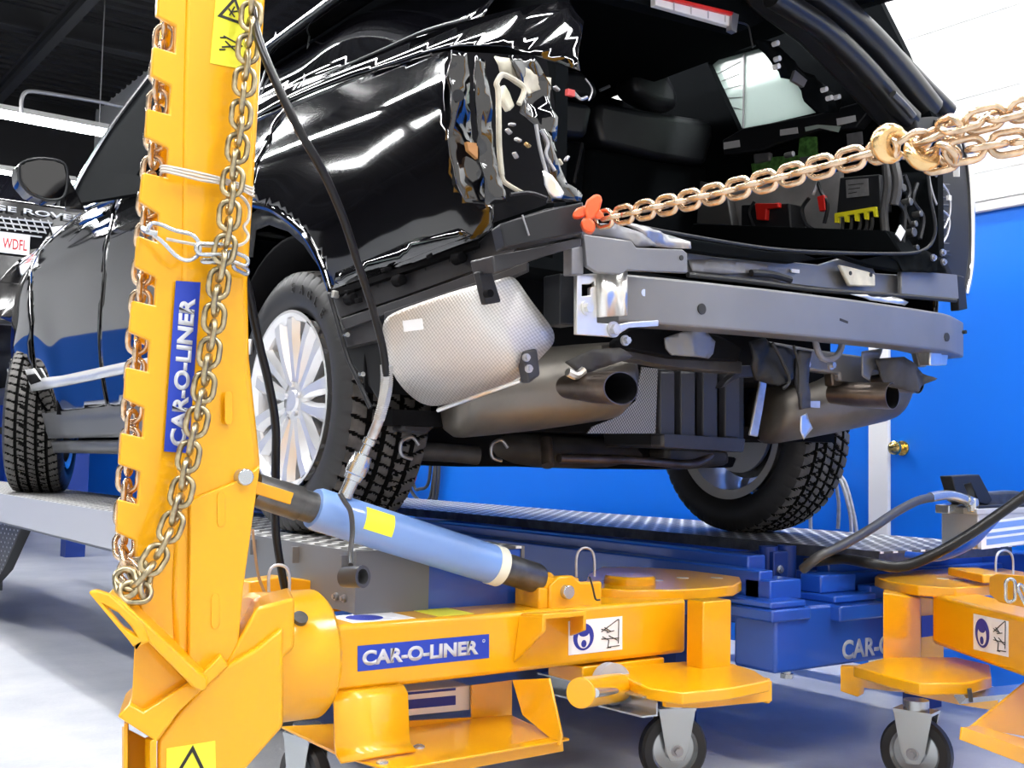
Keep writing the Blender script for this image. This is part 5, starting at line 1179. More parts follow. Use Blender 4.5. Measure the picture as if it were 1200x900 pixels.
# --- right inner side: wall with wiring, fuse box and the quarter window
XR = 3.18
def slabX(name, pts, X, d, m, bev=.006, parent=None, holes=()):
    bm = nb(); prism(bm, PL(pts, X=X), (d, 0, 0), [PL(h_, X=X) for h_ in holes]); return O(name, bm, m, parent or car, bevel=bev)
win = [(829, 74), (836, 68), (883, 55), (893, 52), (903, 62), (930, 92), (942, 112), (956, 132), (880, 150), (868, 158)]
slabX('inner_side', [(800, -60), (1000, -60), (1060, 60), (1098, 150), (1100, 300), (700, 300), (760, 40)], XR, .03, M['cabin'], 0, holes=[win])
slabX('quarter_glass', [(826, 70), (900, 46), (962, 132), (866, 162)], XR + .035, .005, M['backglass'], 0)  # opaque pane; its pale colour stands for the bright wall seen through
bm = nb(); a_ = P(872, 56, X=XR + .03); c_ = P(871, 156, X=XR + .03); tube(bm, [a_, c_], .004, 6, 1)
O('glass_divider', bm, M['conduit'], car)
for i in range(5):
    bm = nb(); tube(bm, [P(838 + i * 3, 88 + i * 9, X=XR + .033), P(868, 72 + i * 14, X=XR + .033)], .0012, 4, 1); O('defroster_line', bm, M['conduit'], car)
slabX('quarter_trim', [(846, 164), (870, 150), (955, 134), (1010, 118), (1016, 132), (1002, 150), (960, 152), (890, 176), (848, 182)], XR - .06, .05, M['plastic'])
for pts in ([(848, 167), (866, 164), (867, 172), (848, 175)], [(914, 152), (934, 149), (935, 156), (914, 159)], [(980, 139), (1002, 135), (1003, 142), (981, 147)], [(992, 157), (1010, 154), (1011, 169), (993, 172)], [(1117, 191), (1124, 191), (1124, 207), (1117, 207)]):
    slabX('part_label', pts, XR - .066, .003, M['white'] if pts[0][0] != 992 else M['galv'], 0)
slabX('clear_gap', [(943, 149), (958, 146), (985, 148), (982, 155), (960, 150), (944, 154)], XR - .064, .003, M['backglass'], 0)
cir = slabX('circuit_board', [(880, 192), (905, 184), (935, 182), (937, 160), (956, 160), (957, 186), (930, 198), (882, 204)], XR - .04, .01, M['green'], .001)
slabX('module_housing', [(882, 180), (902, 178), (902, 188), (883, 192)], XR - .05, .02, M['grey'])
slabX('module_housing', [(936, 184), (952, 182), (954, 192), (938, 195)], XR - .05, .02, M['grey'])
wall = slabX('bare_inner_wall', [(820, 232), (850, 222), (900, 216), (960, 206), (985, 200), (985, 274), (900, 270), (822, 262)], XR - .03, .02, M['innergrey'], .004)
slabX('inner_brace', [(820, 212), (850, 220), (858, 264), (816, 262)], XR - .12, .04, M['bumper'], .004)
slabX('battery_tray', [(812, 262), (1040, 270), (1056, 296), (900, 290), (806, 274)], XR - .22, .1, M['cabin'])
slabX('battery', [(868, 240), (925, 238), (927, 268), (868, 266)], XR - .16, .08, M['plastic'], .006)
rc = slabX('battery_terminal_cover', [(884, 238), (906, 238), (912, 237), (912, 243), (898, 245), (897, 258), (886, 258)], XR - .18, .02, M['red'], .004)
slabX('red_connector', [(957, 230), (965, 228), (967, 246), (960, 248)], XR - .16, .02, M['red'], .003)
fb = slabX('fuse_module', [(984, 208), (1030, 204), (1032, 246), (1010, 252), (980, 252)], XR - .16, .06, M['plastic'], .004)
slabX('module_label', [(991, 211), (1017, 209), (1018, 229), (992, 232)], XR - .164, .002, M['galv'], 0, fb)
for i in range(3):
    bm = nb(); tube(bm, [P(994, 217 + i * 5, X=XR - .1655), P(1012 - i * 4, 215 + i * 5, X=XR - .1655)], .0012, 4, 1); O('print_line', bm, M['ink'], fb)
bm = nb(); prism(bm, PL([(978, 250), (1026, 242), (1027, 254), (1024, 254), (1023, 247), (1016, 248), (1016, 257), (1013, 257), (1012, 249), (1005, 250), (1005, 259), (1002, 259), (1001, 251), (993, 252), (993, 260), (990, 260), (989, 253), (982, 254), (982, 261), (978, 261)], X=XR - .17), (.012, 0, 0)); O('yellow_fuse_rail', bm, M['yplastic'], fb)
bm = nb()
for k, (x0, x1) in enumerate(((988, 984), (998, 990), (1008, 996), (1016, 1004), (1022, 1010))):
    tpx(bm, [(x0, 255), (x0 - 1, 268), (x1, 284), (x1 - 2, 298)], .006, 6, X=XR - .15)
O('wiring_loom', bm, M['ghose'], car)
bm = nb(); tpx(bm, [(1038, 190), (1040, 220), (1036, 250), (1038, 280), (1036, 298)], .014, 8, X=XR - .17); O('wiring_loom', bm, M['ghose'], car); bm = nb(); tpx(bm, [(1048, 192), (1052, 215), (1048, 240)], .016, 8, X=XR - .2); O('wiring_loom', bm, M['ghose'], car)
bm = nb(); tpx(bm, [(948, 232), (940, 245), (944, 262), (955, 270)], .007, 6, X=XR - .14); tpx(bm, [(958, 212), (962, 225), (970, 240), (966, 262)], .007, 6, X=XR - .15); O('wiring_loom', bm, M['plastic'], car); bm = nb(); tpx(bm, [(884, 236), (878, 250), (884, 266)], .006, 6, X=XR - .17); O('battery_cable', bm, M['plastic'], car)
bm = nb(); tpx(bm, [(960, 205), (956, 218), (952, 228)], .009, 6, X=XR - .15); O('module_bracket', bm, M['galv'], car)
crumple('inner_metalwork', [(1052, 200), (1086, 206), (1090, 250), (1086, 288), (1060, 292), (1048, 270), (1058, 240)], M['cabin'], 2.15, .01, 40, .03)
bm = nb(); c = P(1055, 273, Y=2.08); box(bm, c, (.03, .004, .04), Matrix.Rotation(.6, 3, 'Y')); O('part_label', bm, M['white'], car)
for x, y, r_ in ((1076, 290, .009), (1068, 236, .012), (1074, 262, .010), (1060, 220, .012), (1080, 250, .01), (1072, 272, .014), (930, 180, .008)):
    bm = nb(); c = P(x, y, Y=2.08); cyl(bm, c, c + Vector((0, .03, 0)), r_); O('fastener', bm, M['gunmetal'], car, bevel=.002)
bm = nb()
for k, pts in enumerate(([(1060, 205), (1066, 225), (1060, 245), (1070, 270)], [(1075, 215), (1070, 235), (1082, 255), (1078, 280)], [(1050, 235), (1060, 250), (1058, 285)])): tpx(bm, pts, .007, 6, Y=2.1)
O('wiring_loom', bm, M['plastic'], car)
# --- right rear pillar and outer side
RO = [(880, -40), (985, -40), (1000, 0), (1045, 55), (1085, 100), (1118, 132), (1134, 180), (1140, 230), (1142, 300), (1136, 348), (1122, 350), (1108, 320), (1098, 290), (1096, 240), (1088, 195), (1076, 160), (1050, 135), (1010, 90), (960, 40), (905, 0)]
bm = nb(); pp(bm, RO, (.0, .10, 0), Y=2.16); O('rear_pillar', bm, M['plastic'], car, bevel=.03, seg=4)
bm = nb(); tube(bm, [P(x, y, Y=2.13) for x, y in ((905, -5), (960, 30), (1000, 66), (1030, 98), (1052, 124), (1068, 140))], .035, 12); O('gutter_roll', bm, M['dusty'], car)
bm = nb(); tube(bm, [P(x, y, Y=2.14) for x, y in ((925, -30), (975, 5), (1020, 45), (1060, 90), (1090, 128))], .045, 12); O('pillar_skin', bm, M['dusty'], car)
bm = nb(); tube(bm, [P(x, y, Y=2.15) for x, y in ((960, -20), (985, 0), (1020, 38), (1055, 72), (1086, 104), (1112, 130))], .028, 12); O('outer_skin', bm, M['dusty'], car)
bm = nb(); tube(bm, [P(x, y, Y=2.16) for x, y in ((1112, 130), (1128, 160), (1136, 200), (1139, 260), (1138, 310), (1132, 345))], .012, 12); O('outer_edge', bm, M['crome'], car)
bm = nb(); tpx(bm, [(1046, 110), (1060, 124), (1070, 136)], .012, 10, Y=2.08); O('gas_strut_end', bm, M['gunmetal'], car)
bm = nb(); pp(bm, [(1072, 138), (1095, 136), (1120, 140), (1120, 152), (1096, 154), (1074, 150)], (0, .05, 0), Y=2.10); O('hinge_cover', bm, M['plastic'], car, bevel=.006)
for i in range(9):
    y = 222 + i * 9; bm = nb(); tpx(bm, [(1096, y), (1112, y + .5)], .002, 5, 1, Y=2.14); O('vent_rib', bm, M['gunmetal'], car)
bm = nb(); pp(bm, [(1094, 215), (1114, 215), (1116, 300), (1096, 300)], (0, .02, 0), Y=2.142); O('vent_panel', bm, M['plastic'], car, bevel=.004)
bm = nb(); tpx(bm, [(1088, 196), (1090, 215), (1098, 240), (1112, 255), (1110, 275), (1100, 290)], .004, 6, Y=2.09); tpx(bm, [(1090, 196), (1100, 210), (1112, 228), (1113, 250), (1106, 268)], .004, 6, Y=2.09); O('lamp_wire', bm, M['galv'], car)
bm = nb(); c = P(1112, 232, Y=2.085); box(bm, c, (.014, .01, .016)); O('wire_connector', bm, M['white'], car)
# torn headlining bits beside the window
crumple('torn_trim', [(884, 46), (905, 50), (925, 66), (945, 84), (965, 100), (985, 118), (980, 132), (958, 132), (948, 112), (938, 96), (920, 90), (900, 72)], M['cabin'], 2.35, .012, 44, .02)
for x, y in ((912, 50), (914, 68), (969, 104), (975, 114), (984, 113), (913, 77)):
    bm = nb(); c = P(x, y, Y=2.26); cyl(bm, c, c + Vector((0, .02, 0)), .008); O('trim_clip', bm, M['white'], car)
bm = nb(); pp(bm, [(932, 82), (946, 94), (942, 102), (928, 94)], (0, .01, 0), Y=2.27); O('torn_bracket', bm, M['steel'], car)
# right body side (outer shell)
def roughR(name, poly, m, off=0): return panel(name, poly, m, car, yz=True, mirror=True, off=off, step=.08)
roughR('right_body_side', [(2.16, 1.35), (2.16, 1.85), (2.5, 1.86), (6.9, 1.80), (6.9, 1.3), (6.4, 1.3), (6.3, 1.45), (5.88, 1.52), (5.45, 1.4), (5.4, 1.0), (3.45, .98), (3.42, 1.35), (3.2, 1.5), (2.96, 1.54), (2.65, 1.48), (2.5, 1.35)], M['black'])
# ================================================================== CHAINS, CLAMP AND HOSES
LP = .0335
lm = link_mesh('link', LP, .0112, M['chain2'], width=.037)
lm1 = link_mesh('link', LP, .0112, M['chain'], width=.037)
hc = E('hanging_chain', P(245, 400, Y=2.05), 'olive gold chain hanging loosely down the front of the yellow mast', 'chain')
front = [P(x, y, Y=yy) for x, y, yy in ((296, -30, 2.07), (294, 20, 2.07), (289, 70, 2.07), (284, 120, 2.07), (278, 175, 2.07), (271, 225, 2.07), (266, 275, 2.07), (258, 320, 2.075), (250, 380, 2.08), (243, 430, 2.08), (234, 480, 2.08), (222, 530, 2.08), (212, 580, 2.08), (196, 628, 2.075), (172, 668, 2.07), (156, 682, 2.08), (147, 672, 2.10))]
chain(hc, lm, front, LP, .35, jitter=.25)
back = [P(x, y, Y=yy) for x, y, yy in ((200, -40, 2.20), (193, 40, 2.20), (186, 110, 2.20), (180, 190, 2.20), (172, 260, 2.20), (166, 340, 2.20), (160, 420, 2.20), (154, 500, 2.20), (150, 560, 2.20), (147, 600, 2.19), (146, 640, 2.16), (150, 668, 2.12), (160, 676, 2.10))]
hb_ = E('rack_chain', P(166, 340, Y=2.2), 'gold chain running behind the notches on the left edge of the yellow mast', 'chain')
chain(hb_, lm1, back, LP, .6, jitter=.2)
chain(hc, lm, [P(147, 676, Y=2.09), P(150, 690, Y=2.075), P(160, 694, Y=2.07), P(170, 684, Y=2.08), P(163, 670, Y=2.10)], LP * .8, .9, jitter=.3)
# cable ties / rope round the mast
tw_r = E('tie_wire', P(240, 205, Y=2.1), 'pale twisted wire tied around the yellow mast behind the hanging chain', 'wire')
bm = nb()
for dy in (0, 4, 8):
    tpx(bm, [(188, 196 + dy, {'Y': 2.20}), (196, 195 + dy * .8, {'Y': 2.105}), (235, 203 + dy, {'Y': 2.10}), (270, 212 + dy * .6, {'Y': 2.10}), (294, 220 + dy, {'Y': 2.105}), (297, 221 + dy, {'Y': 2.2})], .003, 6)
O('wraps', bm, M['rope'], tw_r)
bm = nb(); tpx(bm, [(272, 224, {'Y': 2.08}), (285, 232, {'Y': 2.08}), (292, 244, {'Y': 2.10}), (291, 258, {'Y': 2.1}), (286, 266, {'Y': 2.1}), (291, 276, {'Y': 2.1}), (287, 284, {'Y': 2.09}), (275, 288, {'Y': 2.09}), (240, 288, {'Y': 2.10}), (195, 280, {'Y': 2.10})], .0032, 6); O('loose_tail', bm, M['rope'], tw_r)
sc = E('safety_chain', P(225, 290, Y=2.09), 'shiny silver long-link chain clipped round the yellow mast with a snap ring', 'chain')
def stad(name, a, b_, w, r, root, m, nrm=Vector((0, -1, 0))):
    d = (b_ - a); L = d.length; d.normalize(); s = d.cross(nrm).normalized(); pts = []
    for i in range(7): t = -pi / 2 + pi * i / 6; pts.append(b_ + (d * cos(t) + s * sin(t)) * w)
    for i in range(7): t = pi / 2 + pi * i / 6; pts.append(a + (d * cos(t) + s * sin(t)) * w)
    bm = nb(); tube(bm, pts, r, 10, 1, True); return O(name, bm, m, root)
bm = nb(); tpx(bm, [(172, 272, {'Y': 2.09}), (178, 262, {'Y': 2.09}), (188, 263, {'Y': 2.09}), (205, 270, {'Y': 2.085}), (225, 275, {'Y': 2.08}), (233, 285, {'Y': 2.08}), (233, 297, {'Y': 2.08}), (222, 305, {'Y': 2.08}), (208, 301, {'Y': 2.085}), (190, 283, {'Y': 2.09}), (180, 276, {'Y': 2.09})], .0042, 10); O('snap_link', bm, M['zinc'], sc)
stad('link', P(236, 292, Y=2.075), P(258, 292, Y=2.075), .011, .0042, sc, M['zinc'], Vector((0, -1, .3)))
stad('link', P(240, 306, Y=2.085), P(270, 306, Y=2.085), .006, .0042, sc, M['zinc'], Vector((0, -.6, 1)))
stad('link', P(272, 300, Y=2.075), P(286, 306, Y=2.08), .009, .0042, sc, M['zinc'])
stad('link', P(276, 312, Y=2.085), P(288, 318, Y=2.10), .006, .0042, sc, M['zinc'], Vector((.5, -.6, 0)))
bm = nb(); tpx(bm, [(168, 268, {'Y': 2.12}), (174, 272, {'Y': 2.09}), (184, 274, {'Y': 2.085})], .0055, 8); O('clip_eye', bm, M['zinc'], sc)
# pull chain, clamp and grab hook
TP = .029
tm = link_mesh('link', TP, .0108, M['chain'], width=.031)
pc = E('pull_chain', P(860, 215, D=2.1), 'gold steel chain stretched taut from the orange clamp to the hook', 'chain')
p1 = P(702, 258, D=2.26); p2 = P(1036, 176, D=1.74)
chain(pc, tm, [p1, p1.lerp(p2, .5) + Vector((0, 0, -.004)), p2], TP, .15, view=FW * -1, jitter=.06)
ph = E('grab_hook', P(1046, 170, D=1.74), 'heavy gold grab hook joining the taut chain to the doubled chain', 'hook')
def hookshape(cx, cy, D, R_, r0_, a0, a1, yaw, name):
    c = P(cx, cy, D=D); X_ = (RT * cos(yaw) + FW * sin(yaw)).normalized(); Z_ = UP
    pts = [c + (X_ * cos(t) + Z_ * sin(t)) * R_ for t in [a0 + (a1 - a0) * i / 14 for i in range(15)]]
    bm = nb(); tube(bm, pts, r0_, 14, 1, rad=lambda t: r0_ * (.5 + .75 * sin(pi * min(1, max(0, .08 + .84 * t))))); return O(name, bm, M['hook'], ph, smooth=60)
hookshape(1045, 169, 1.735, .019, .0125, radians(25), radians(310), .15, 'hook_body')
bm = nb(); tube(bm, [P(1046, 156, D=1.73), P(1060, 160, D=1.73), P(1072, 172, D=1.72), P(1082, 182, D=1.70)], .0075, 12); O('hook_shank', bm, M['hook'], ph)
bm = nb(); tube(bm, [P(1064, 170, D=1.70), P(1068, 182, D=1.69), P(1080, 191, D=1.69), P(1093, 190, D=1.69), P(1098, 182, D=1.69)], .009, 12, rad=lambda t: .006 + .006 * sin(pi * t)); O('hook_tip', bm, M['hook'], ph)
um = link_mesh('link', .031, .0112, M['chain'], width=.032)
uc = E('upper_return_chain', P(1140, 150, D=1.75), 'upper strand of the doubled gold chain leaving the frame right of the hook', 'chain')
chain(uc, um, [P(1060, 176, D=1.73), P(1078, 164, D=1.71), P(1110, 152, D=1.68), P(1160, 138, D=1.65), P(1590, 30, D=1.60)], .031, .5, view=FW * -1, jitter=.06)
lc = E('lower_return_chain', P(1140, 180, D=1.75), 'lower strand of the doubled gold chain leaving the frame below the other', 'chain')
chain(lc, um, [P(1090, 190, D=1.70), P(1115, 184, D=1.68), P(1150, 173, D=1.66), P(1590, 106, D=1.60)], .031, .1, view=FW * -1, jitter=.06)
cl = E('pull_clamp', P(690, 250, D=2.24), 'orange painted clamp gripping the torn rear corner of the black SUV', 'clamp')
D_ = 2.24
def blob(name, pts, m, root, D, d, bev):
    bm = nb(); q = [P(x, y, D=D) for x, y in pts]; prism(bm, q, FW * d); return O(name, bm, m, root, bevel=bev, seg=4, smooth=60)
blob('upper_jaw', [(684, 246), (688, 234), (697, 227), (704, 228), (706, 234), (703, 246), (696, 256), (688, 258)], M['orange'], cl, D_ - .02, .03, .008)
blob('side_jaw', [(671, 250), (676, 244), (686, 240), (690, 246), (686, 253), (678, 255), (672, 254)], M['orange'], cl, D_ - .01, .03, .007)
blob('lower_jaw', [(682, 256), (692, 254), (698, 262), (698, 270), (692, 273), (684, 268), (681, 261)], M['orange'], cl, D_ - .02, .04, .008)
blob('eye', [(694, 250), (702, 244), (708, 250), (708, 256), (698, 256)], M['orange'], cl, D_ - .015, .02, .005)
# ---------------------------------------------------------------- hoses on the ram
h1 = E('hydraulic_hose', P(430, 420, Y=2.05), 'black hydraulic hose hanging from above into the coupler on the pale blue cylinder', 'hose')
bm = nb(); tpx(bm, [(296, 10, {'Y': 2.10}), (304, 48, {'Y': 2.02}), (325, 100, {'Y': 1.96}), (352, 155, {'Y': 1.94}), (378, 200, {'Y': 1.96}), (402, 255, {'Y': 2.0}), (420, 310, {'Y': 2.05}), (436, 360, {'Y': 2.1}), (448, 405, {'Y': 2.13}), (453, 440, {'Y': 2.15})], .0085, 14); O('hose', bm, M['hose'], h1)
cpl = [(453, 428, 2.15), (453, 450, 2.16), (450, 470, 2.17), (444, 492, 2.18), (436, 512, 2.2)]
bm = nb(); tube(bm, [P(x, y, Y=yy) for x, y, yy in cpl], .0115, 12); O('spring_guard_core', bm, M['galv'], h1)
bm = nb(); hp = cat([P(x, y, Y=yy) for x, y, yy in cpl[:4]], 12); pts = []
for i in range(len(hp) * 5):
    s = i / (len(hp) * 5 - 1) * (len(hp) - 1); k = min(int(s), len(hp) - 2); p = hp[k].lerp(hp[k + 1], s - k); d = (hp[k + 1] - hp[k]).normalized(); u_, v_ = frame(d); t = i * 1.05
    pts.append(p + (u_ * cos(t) + v_ * sin(t)) * .0125)
tube(bm, pts, .0019, 5, 1); O('spring_guard', bm, M['vinyl'], h1)
qa = P(436, 510, Y=2.2); qb = P(404, 582, Y=2.235); qd = (qb - qa); QL = qd.length
bm = nb(); lathe(bm, [(0, .001), (0, .010), (.008, .010), (.010, .014), (.022, .014), (.024, .010), (QL * .3, .011), (QL * .32, .020), (QL * .45, .022), (QL * .47, .0235), (QL * .62, .0235), (QL * .64, .021), (QL * .72, .020), (QL * .73, .016), (QL * .92, .015), (QL, .017), (QL, .001)], qa, qd, 24); O('quick_coupler', bm, M['zinc'], h1, smooth=30)
h2 = E('hanging_hose', P(315, 500, Y=2.3), 'black rubber hose hanging beside the silver wheel down to the hinge collar', 'hose')
bm = nb(); tpx(bm, [(284, 318, {'Y': 2.28}), (292, 345, {'Y': 2.3}), (303, 400, {'Y': 2.32}), (315, 450, {'Y': 2.34}), (323, 500, {'Y': 2.36}), (323, 560, {'Y': 2.38}), (323, 620, {'Y': 2.40}), (329, 665, {'Y': 2.40}), (336, 700, {'Y': 2.42})], .0095, 14); O('hose', bm, M['hose'], h2)
st = E('cap_strap', P(410, 620, Y=2.19), 'grey rubber dust cap hanging on a strap from the hose coupler', 'strap')
bm = nb(); tube(bm, [P(x, y, Y=yy) for x, y, yy in ((398, 578, 2.19), (404, 588, 2.185), (411, 600, 2.18), (413, 622, 2.18), (411, 645, 2.16), (411, 662, 2.12))], .0055, 8); O('strap', bm, M['ghose'], st)
bm = nb(); c = P(416, 676, Y=2.08); ax_ = (CAM - c).normalized() * .6 + Vector((.5, -.1, 0)); lathe(bm, [(-.03, .001), (-.03, .021), (.02, .023), (.022, .023), (.022, .016), (0, .015), (0, .001)], c, ax_, 28); O('dust_cap', bm, M['ghose'], st)
rp2 = E('tan_rope', P(300, 670, Y=2.3), 'thin tan rope dropping beside the yellow mast to the pin loop', 'rope')
bm = nb(); tpx(bm, [(296, 620), (299, 650), (303, 675), (310, 694)], .0035, 8, Y=2.4); O('strand', bm, M['brope'], rp2)
gr = E('safety_cable', P(590, 690, Y=2.4), 'short steel safety cable loop behind the yellow arm near the ram end', 'cable')
bm = nb(); tpx(bm, [(572, 712), (583, 698), (592, 684), (600, 688), (612, 690), (592, 706)], .004, 8, Y=2.42); O('cable', bm, M['galv'], gr)
sh = E('shackle', P(1186, 690, D=2.6), 'silver twisted shackle links hanging at the right edge of the second arm', 'shackle')
stad('link', P(1184, 684, D=2.6), P(1184, 700, D=2.6), .011, .004, sh, M['zinc'], -FW)
stad('link', P(1196, 690, D=2.58), P(1204, 706, D=2.58), .010, .004, sh, M['zinc'], (-FW + RT * .8).normalized())
# ---------------------------------------------------------------- air pump with hoses
pu = E('air_hydraulic_pump', P(1150, 640, Z=.65), 'light grey air hydraulic pump with black foot pedal on the far runway', 'pump')
pz = .65; fy = 1.98
c0 = P(1104, 643, Y=2.14)
bm = nb(); A = [P(1102, 602, Y=2.20), P(1148, 604, Y=2.02), P(1148, 646, Y=2.02), P(1104, 640, Y=2.20)]
bx = [Vector((p.x, p.y, 0)) for p in (P(1103, 620, Y=2.22), P(1146, 620, Y=2.04), P(1235, 620, Y=2.10), P(1190, 620, Y=2.27))]
def slabz(pts, z0, z1, sc_=1.0):
    c = sum(pts, Vector()) / 4; bm = nb(); prism(bm, [Vector((c.x + (p.x - c.x) * sc_, c.y + (p.y - c.y) * sc_, z0)) for p in pts], (0, 0, z1 - z0)); return bm
O('tank', slabz(bx, .648, .765), M['brightpump'], pu, bevel=.006)
O('tank_rim', slabz(bx, .755, .775, 1.04), M['brightpump'], pu, bevel=.004)
O('top_cover', slabz(bx, .775, .783, 1.0), M['plastic'], pu, bevel=.003)
fx = (bx[2] - bx[1]).normalized(); fn = Vector((fx.y, -fx.x, 0))
def onF(px, py, k=.001):
    d = FW + RT * ((px - 600) / FPX) - UP * ((py - 450) / FPX); s = (bx[1] + fn * k - CAM).dot(fn) / d.dot(fn); return CAM + d * s
bm = nb(); prism(bm, [onF(1150, 644), onF(1150, 612), onF(1240, 600), onF(1240, 632)], fn * .0008); lb = O('striped_label', bm, M['white'], pu, smooth=0)
for a, b__ in ((613, 620), (624, 628), (631, 638)):
    bm = nb(); prism(bm, [onF(1156, b__ + 1, .002), onF(1156, a + 1, .002), onF(1236, a - 9, .002), onF(1236, b__ - 9, .002)], fn * .0008); O('stripe', bm, M['ram'], lb, smooth=0)
bm = nb(); pp(bm, [(1112, 602), (1112, 592), (1140, 588), (1150, 590), (1150, 602)], (0, .05, 0), Y=2.10); cyl(bm, P(1140, 600, Y=2.06), P(1140, 584, Y=2.06), .016, seg=18); O('valve_block', bm, M['zinc'], pu, bevel=.003)
bm = nb(); prism(bm, PL([(1115, 558), (1148, 556), (1164, 586), (1158, 592), (1148, 590), (1138, 566), (1130, 568), (1138, 586), (1132, 592), (1124, 588)], Y=2.08), (.01, .05, 0)); O('foot_pedal', bm, M['plastic'], pu, bevel=.004)
bm = nb(); prism(bm, PL([(1150, 578), (1192, 575), (1225, 582), (1225, 596), (1160, 596)], Y=2.14), (0, .06, 0)); O('motor_housing', bm, M['gunmetal'], pu, bevel=.01)
hx = E('hydraulic_hose', P(1040, 620, Y=2.1), 'black hydraulic hose with silver end arching from the grey pump onto the blue bench', 'hose')
bm = nb(); tpx(bm, [(1092, 583, {'Y': 2.08}), (1075, 587, {'Y': 2.07}), (1050, 600, {'Y': 2.05}), (1020, 620, {'Y': 2.02}), (985, 640, {'Y': 2.0}), (960, 652, {'Y': 2.0}), (941, 667, {'Y': 2.05})], .0135, 14); O('hose', bm, M['ghose'], hx)
bm = nb(); tpx(bm, [(1136, 588, {'Y': 2.07}), (1125, 583, {'Y': 2.07}), (1108, 580, {'Y': 2.08}), (1090, 583, {'Y': 2.08})], .0155, 14); O('hose_ferrule', bm, M['zinc'], hx)
bm = nb(); tpx(bm, [(1141, 590, {'Y': 2.065}), (1132, 586, {'Y': 2.068})], .02, 8, 1); O('hose_fitting', bm, M['zinc'], hx)
hy = E('hydraulic_hose', P(1060, 650, Y=1.9), 'thick black hose sweeping over the blue bench to the right edge', 'hose')
bm = nb(); tpx(bm, [(944, 660, {'Y': 2.1}), (985, 655, {'Y': 2.0}), (1020, 660, {'Y': 1.9}), (1055, 664, {'Y': 1.85}), (1090, 652, {'Y': 1.8}), (1130, 630, {'Y': 1.75}), (1170, 603, {'Y': 1.7}), (1230, 560, {'Y': 1.62})], .0145, 14); O('hose', bm, M['hose'], hy)
hz = E('blue_air_hose', P(1160, 620, Y=1.9), 'glossy dark blue air line beside the thick black hose by the pump', 'hose')
bm = nb(); tpx(bm, [(1062, 650, {'Y': 2.05}), (1100, 653, {'Y': 1.95}), (1135, 640, {'Y': 1.85}), (1158, 618, {'Y': 1.80}), (1175, 600, {'Y': 1.78}), (1200, 580, {'Y': 1.75})], .011, 12); O('hose', bm, M['blue'], hz)
# boxed pump behind the left arm, on the tray
bx2 = E('control_box', P(515, 835, Y=2.30), 'white box with dark stripes seen under the long lettered yellow arm', 'box')
bm = nb(); q = PL([(450, 812), (553, 803), (553, 832), (450, 842)], Y=2.36); prism(bm, q, (0, .12, 0)); O('casing', bm, M['white'], bx2, bevel=.006)
for pts in ([(470, 812), (534, 806), (534, 809), (470, 815)], [(470, 821), (534, 815), (534, 826), (470, 832)]):
    bm = nb(); pp(bm, pts, (0, .001, 0), Y=2.359); O('stripe', bm, M['ink_blue'], bx2, smooth=0)
# ================================================================== FAR VEHICLE ON ANOTHER LIFT
fy = 10.0
fv = E('distant_suv', P(0, 300, Y=fy), 'dark SUV with chrome mesh grille raised at the far left edge behind the front fender', 'car')
fxl = P(-160, 300, Y=fy).x; fxr = P(122, 300, Y=fy).x; gz = lambda x, y: P(x, y, Y=fy)
zb = P(0, 330, Y=fy).z; z_l = P(20, 235, Y=fy).z
wd = fxr - fxl
fxl = fxr - 1.9
bm = nb(); prism(bm, [Vector((fxl, fy, zb - .35)), Vector((fxr, fy, zb - .35)), Vector((fxr + .02, fy, zb + .35)), Vector((fxr - .05, fy, z_l)), Vector((fxl + .05, fy, z_l)), Vector((fxl - .02, fy, zb + .35))], (0, 4.2, 0)); O('body', bm, M['black'], fv, bevel=.08, seg=4)
bm = nb(); prism(bm, [Vector((fxl + .08, fy + .05, z_l - .04)), Vector((fxl + .1, fy + 1.1, z_l + .12)), Vector((fxl + .3, fy + 1.8, z_l + .62)), Vector((fxl + .3, fy + 4, z_l + .62)), Vector((fxl + .1, fy + 4.2, z_l))], (1.7, 0, 0)); O('cabin', bm, M['glass'], fv, bevel=.06, seg=3)
bm = nb(); g = [gz(-90, 248), gz(62, 262), gz(50, 290), gz(36, 292), gz(34, 276), gz(-90, 262)]; prism(bm, g, (0, .03, 0)); 
for v in bm.verts: v.co.y -= .02
O('grille_back', bm, M['dark'], fv)
bm = nb()
for k in range(4):
    a = gz(-90, 247 + k * 5); b__ = gz(60 - k * 4, 259 + k * 5.5 + 3); a.y = b__.y = fy - .03; tube(bm, [a, b__], .008, 6, 1)
for k in range(16):
    x = -80 + k * 9; a = gz(x, 247 + (x + 80) * .085); b__ = gz(x + 7, 264 + (x + 80) * .085); a.y = b__.y = fy - .03; tube(bm, [a, b__], .006, 5, 1)
O('grille_mesh', bm, M['alloy'], fv)
a = gz(-61, 241); a.y = fy - .055; e = gz(70, 256)
text('bonnet_lettering', 'RANGE ROVER', M['silver'], fv, Vector((a.x, fy - .055, gz(40, 252).z - .01)), (1, 0, 0), (0, 0, 1), .045, bold=.02, width=gz(97, 250).x - a.x)
bm = nb(); q = [gz(-40, 272), gz(33, 277), gz(33, 301), gz(-40, 297)]; cx = gz(33, 285).x; zz = gz(33, 289).z; bb(bm, cx - .52, cx, fy - .06, fy - .05, zz - .085, zz + .085); pl = O('number_plate', bm, M['white'], fv, bevel=.004)
text('plate_text', 'WDFL', M['redink'], pl, Vector((gz(1, 285).x, fy - .061, zz - .05)), (1, 0, 0), (0, 0, 1), .09, bold=.02, width=gz(30, 285).x - gz(1, 285).x)
bm = nb(); q = [gz(58, 266), gz(92, 262), gz(94, 280), gz(62, 282)]; prism(bm, q, (0, .03, 0)); 
for v in bm.verts: v.co.y -= .03
O('headlamp', bm, M['crome'], fv, bevel=.01)
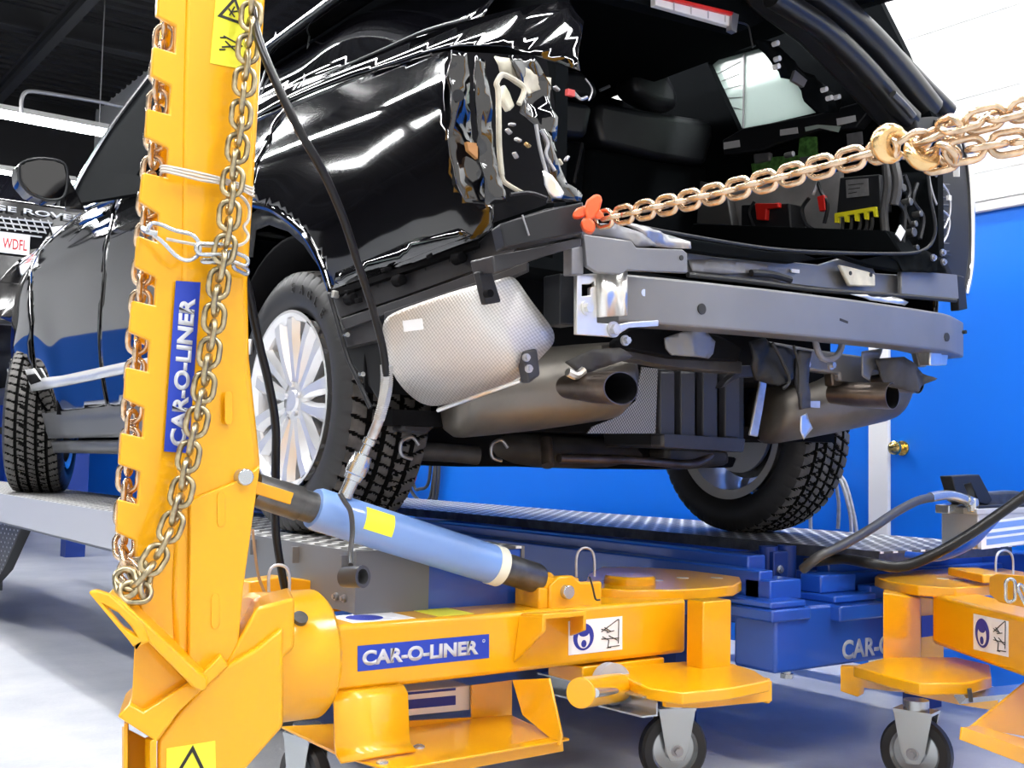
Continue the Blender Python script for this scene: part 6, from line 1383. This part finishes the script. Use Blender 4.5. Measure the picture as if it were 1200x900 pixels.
for x in (fxl + .15, fxr - .15):
    for y in (fy + .7, fy + 3.4):
        bm = nb(); lathe(bm, [(-.12, .2), (-.12, .34), (-.1, .37), (.1, .37), (.12, .34), (.12, .2)], (x, y, zb - .42), (1, 0, 0), 36, True); O('tyre', bm, M['rubber'], fv)
        bm = nb(); lathe(bm, [(-.1, .001), (-.1, .2), (.1, .2), (.1, .001)], (x, y, zb - .42), (1, 0, 0), 24); O('rim', bm, M['alloy'], fv)
fl_ = E('distant_lift', (fxl + .9, fy + 2, 0), 'dark raised vehicle lift carrying the far SUV', 'vehicle lift')
for x in (fxl + .15, fxr - .15):
    bm = nb(); bb(bm, x - .25, x + .25, fy - .2, fy + 4.6, zb - .87, zb - .79); O('runway', bm, M['runwayd'], fl_)
    for y in (fy, fy + 4.3):
        bm = nb(); bb(bm, x - .08, x + .08, y - .08, y + .08, 0, zb - .87); O('post', bm, M['darkblue'], fl_)
# ================================================================== MIRRORED SURROUNDINGS: parked SUV left of the camera, seen reflected in the doors
ps = E('parked_suv', (-3.6, 6.0, 0), 'dark parked SUV out of view, seen only reflected in the black doors', 'car')
sil = [(0, .35), (.0, .95), (.15, 1.1), (1.2, 1.2), (2.0, 1.75), (4.2, 1.8), (4.7, 1.2), (4.75, .4)]
bm = nb(); prism(bm, [Vector((-4.5, 3.6 + a, z)) for a, z in sil], (1.85, 0, 0)); O('body', bm, M['black'], ps, bevel=.08, seg=4)
bm = nb(); prism(bm, [Vector((-2.645, 3.6 + a, z)) for a, z in ((1.5, 1.25), (2.1, 1.68), (4.1, 1.7), (4.4, 1.25))], (.012, 0, 0)); O('side_glass', bm, M['backglass'], ps)
for y in (4.5, 7.4):
    bm = nb(); lathe(bm, [(-.12, .22), (-.12, .34), (-.1, .37), (.1, .37), (.12, .34), (.12, .22)], (-2.75, y, .37), (1, 0, 0), 36, True); O('tyre', bm, M['rubber'], ps)
    bm = nb(); lathe(bm, [(.0, .001), (.10, .1), (.11, .21), (-.1, .22)], (-2.75, y, .37), (1, 0, 0), 24); O('rim', bm, M['alloy'], ps)
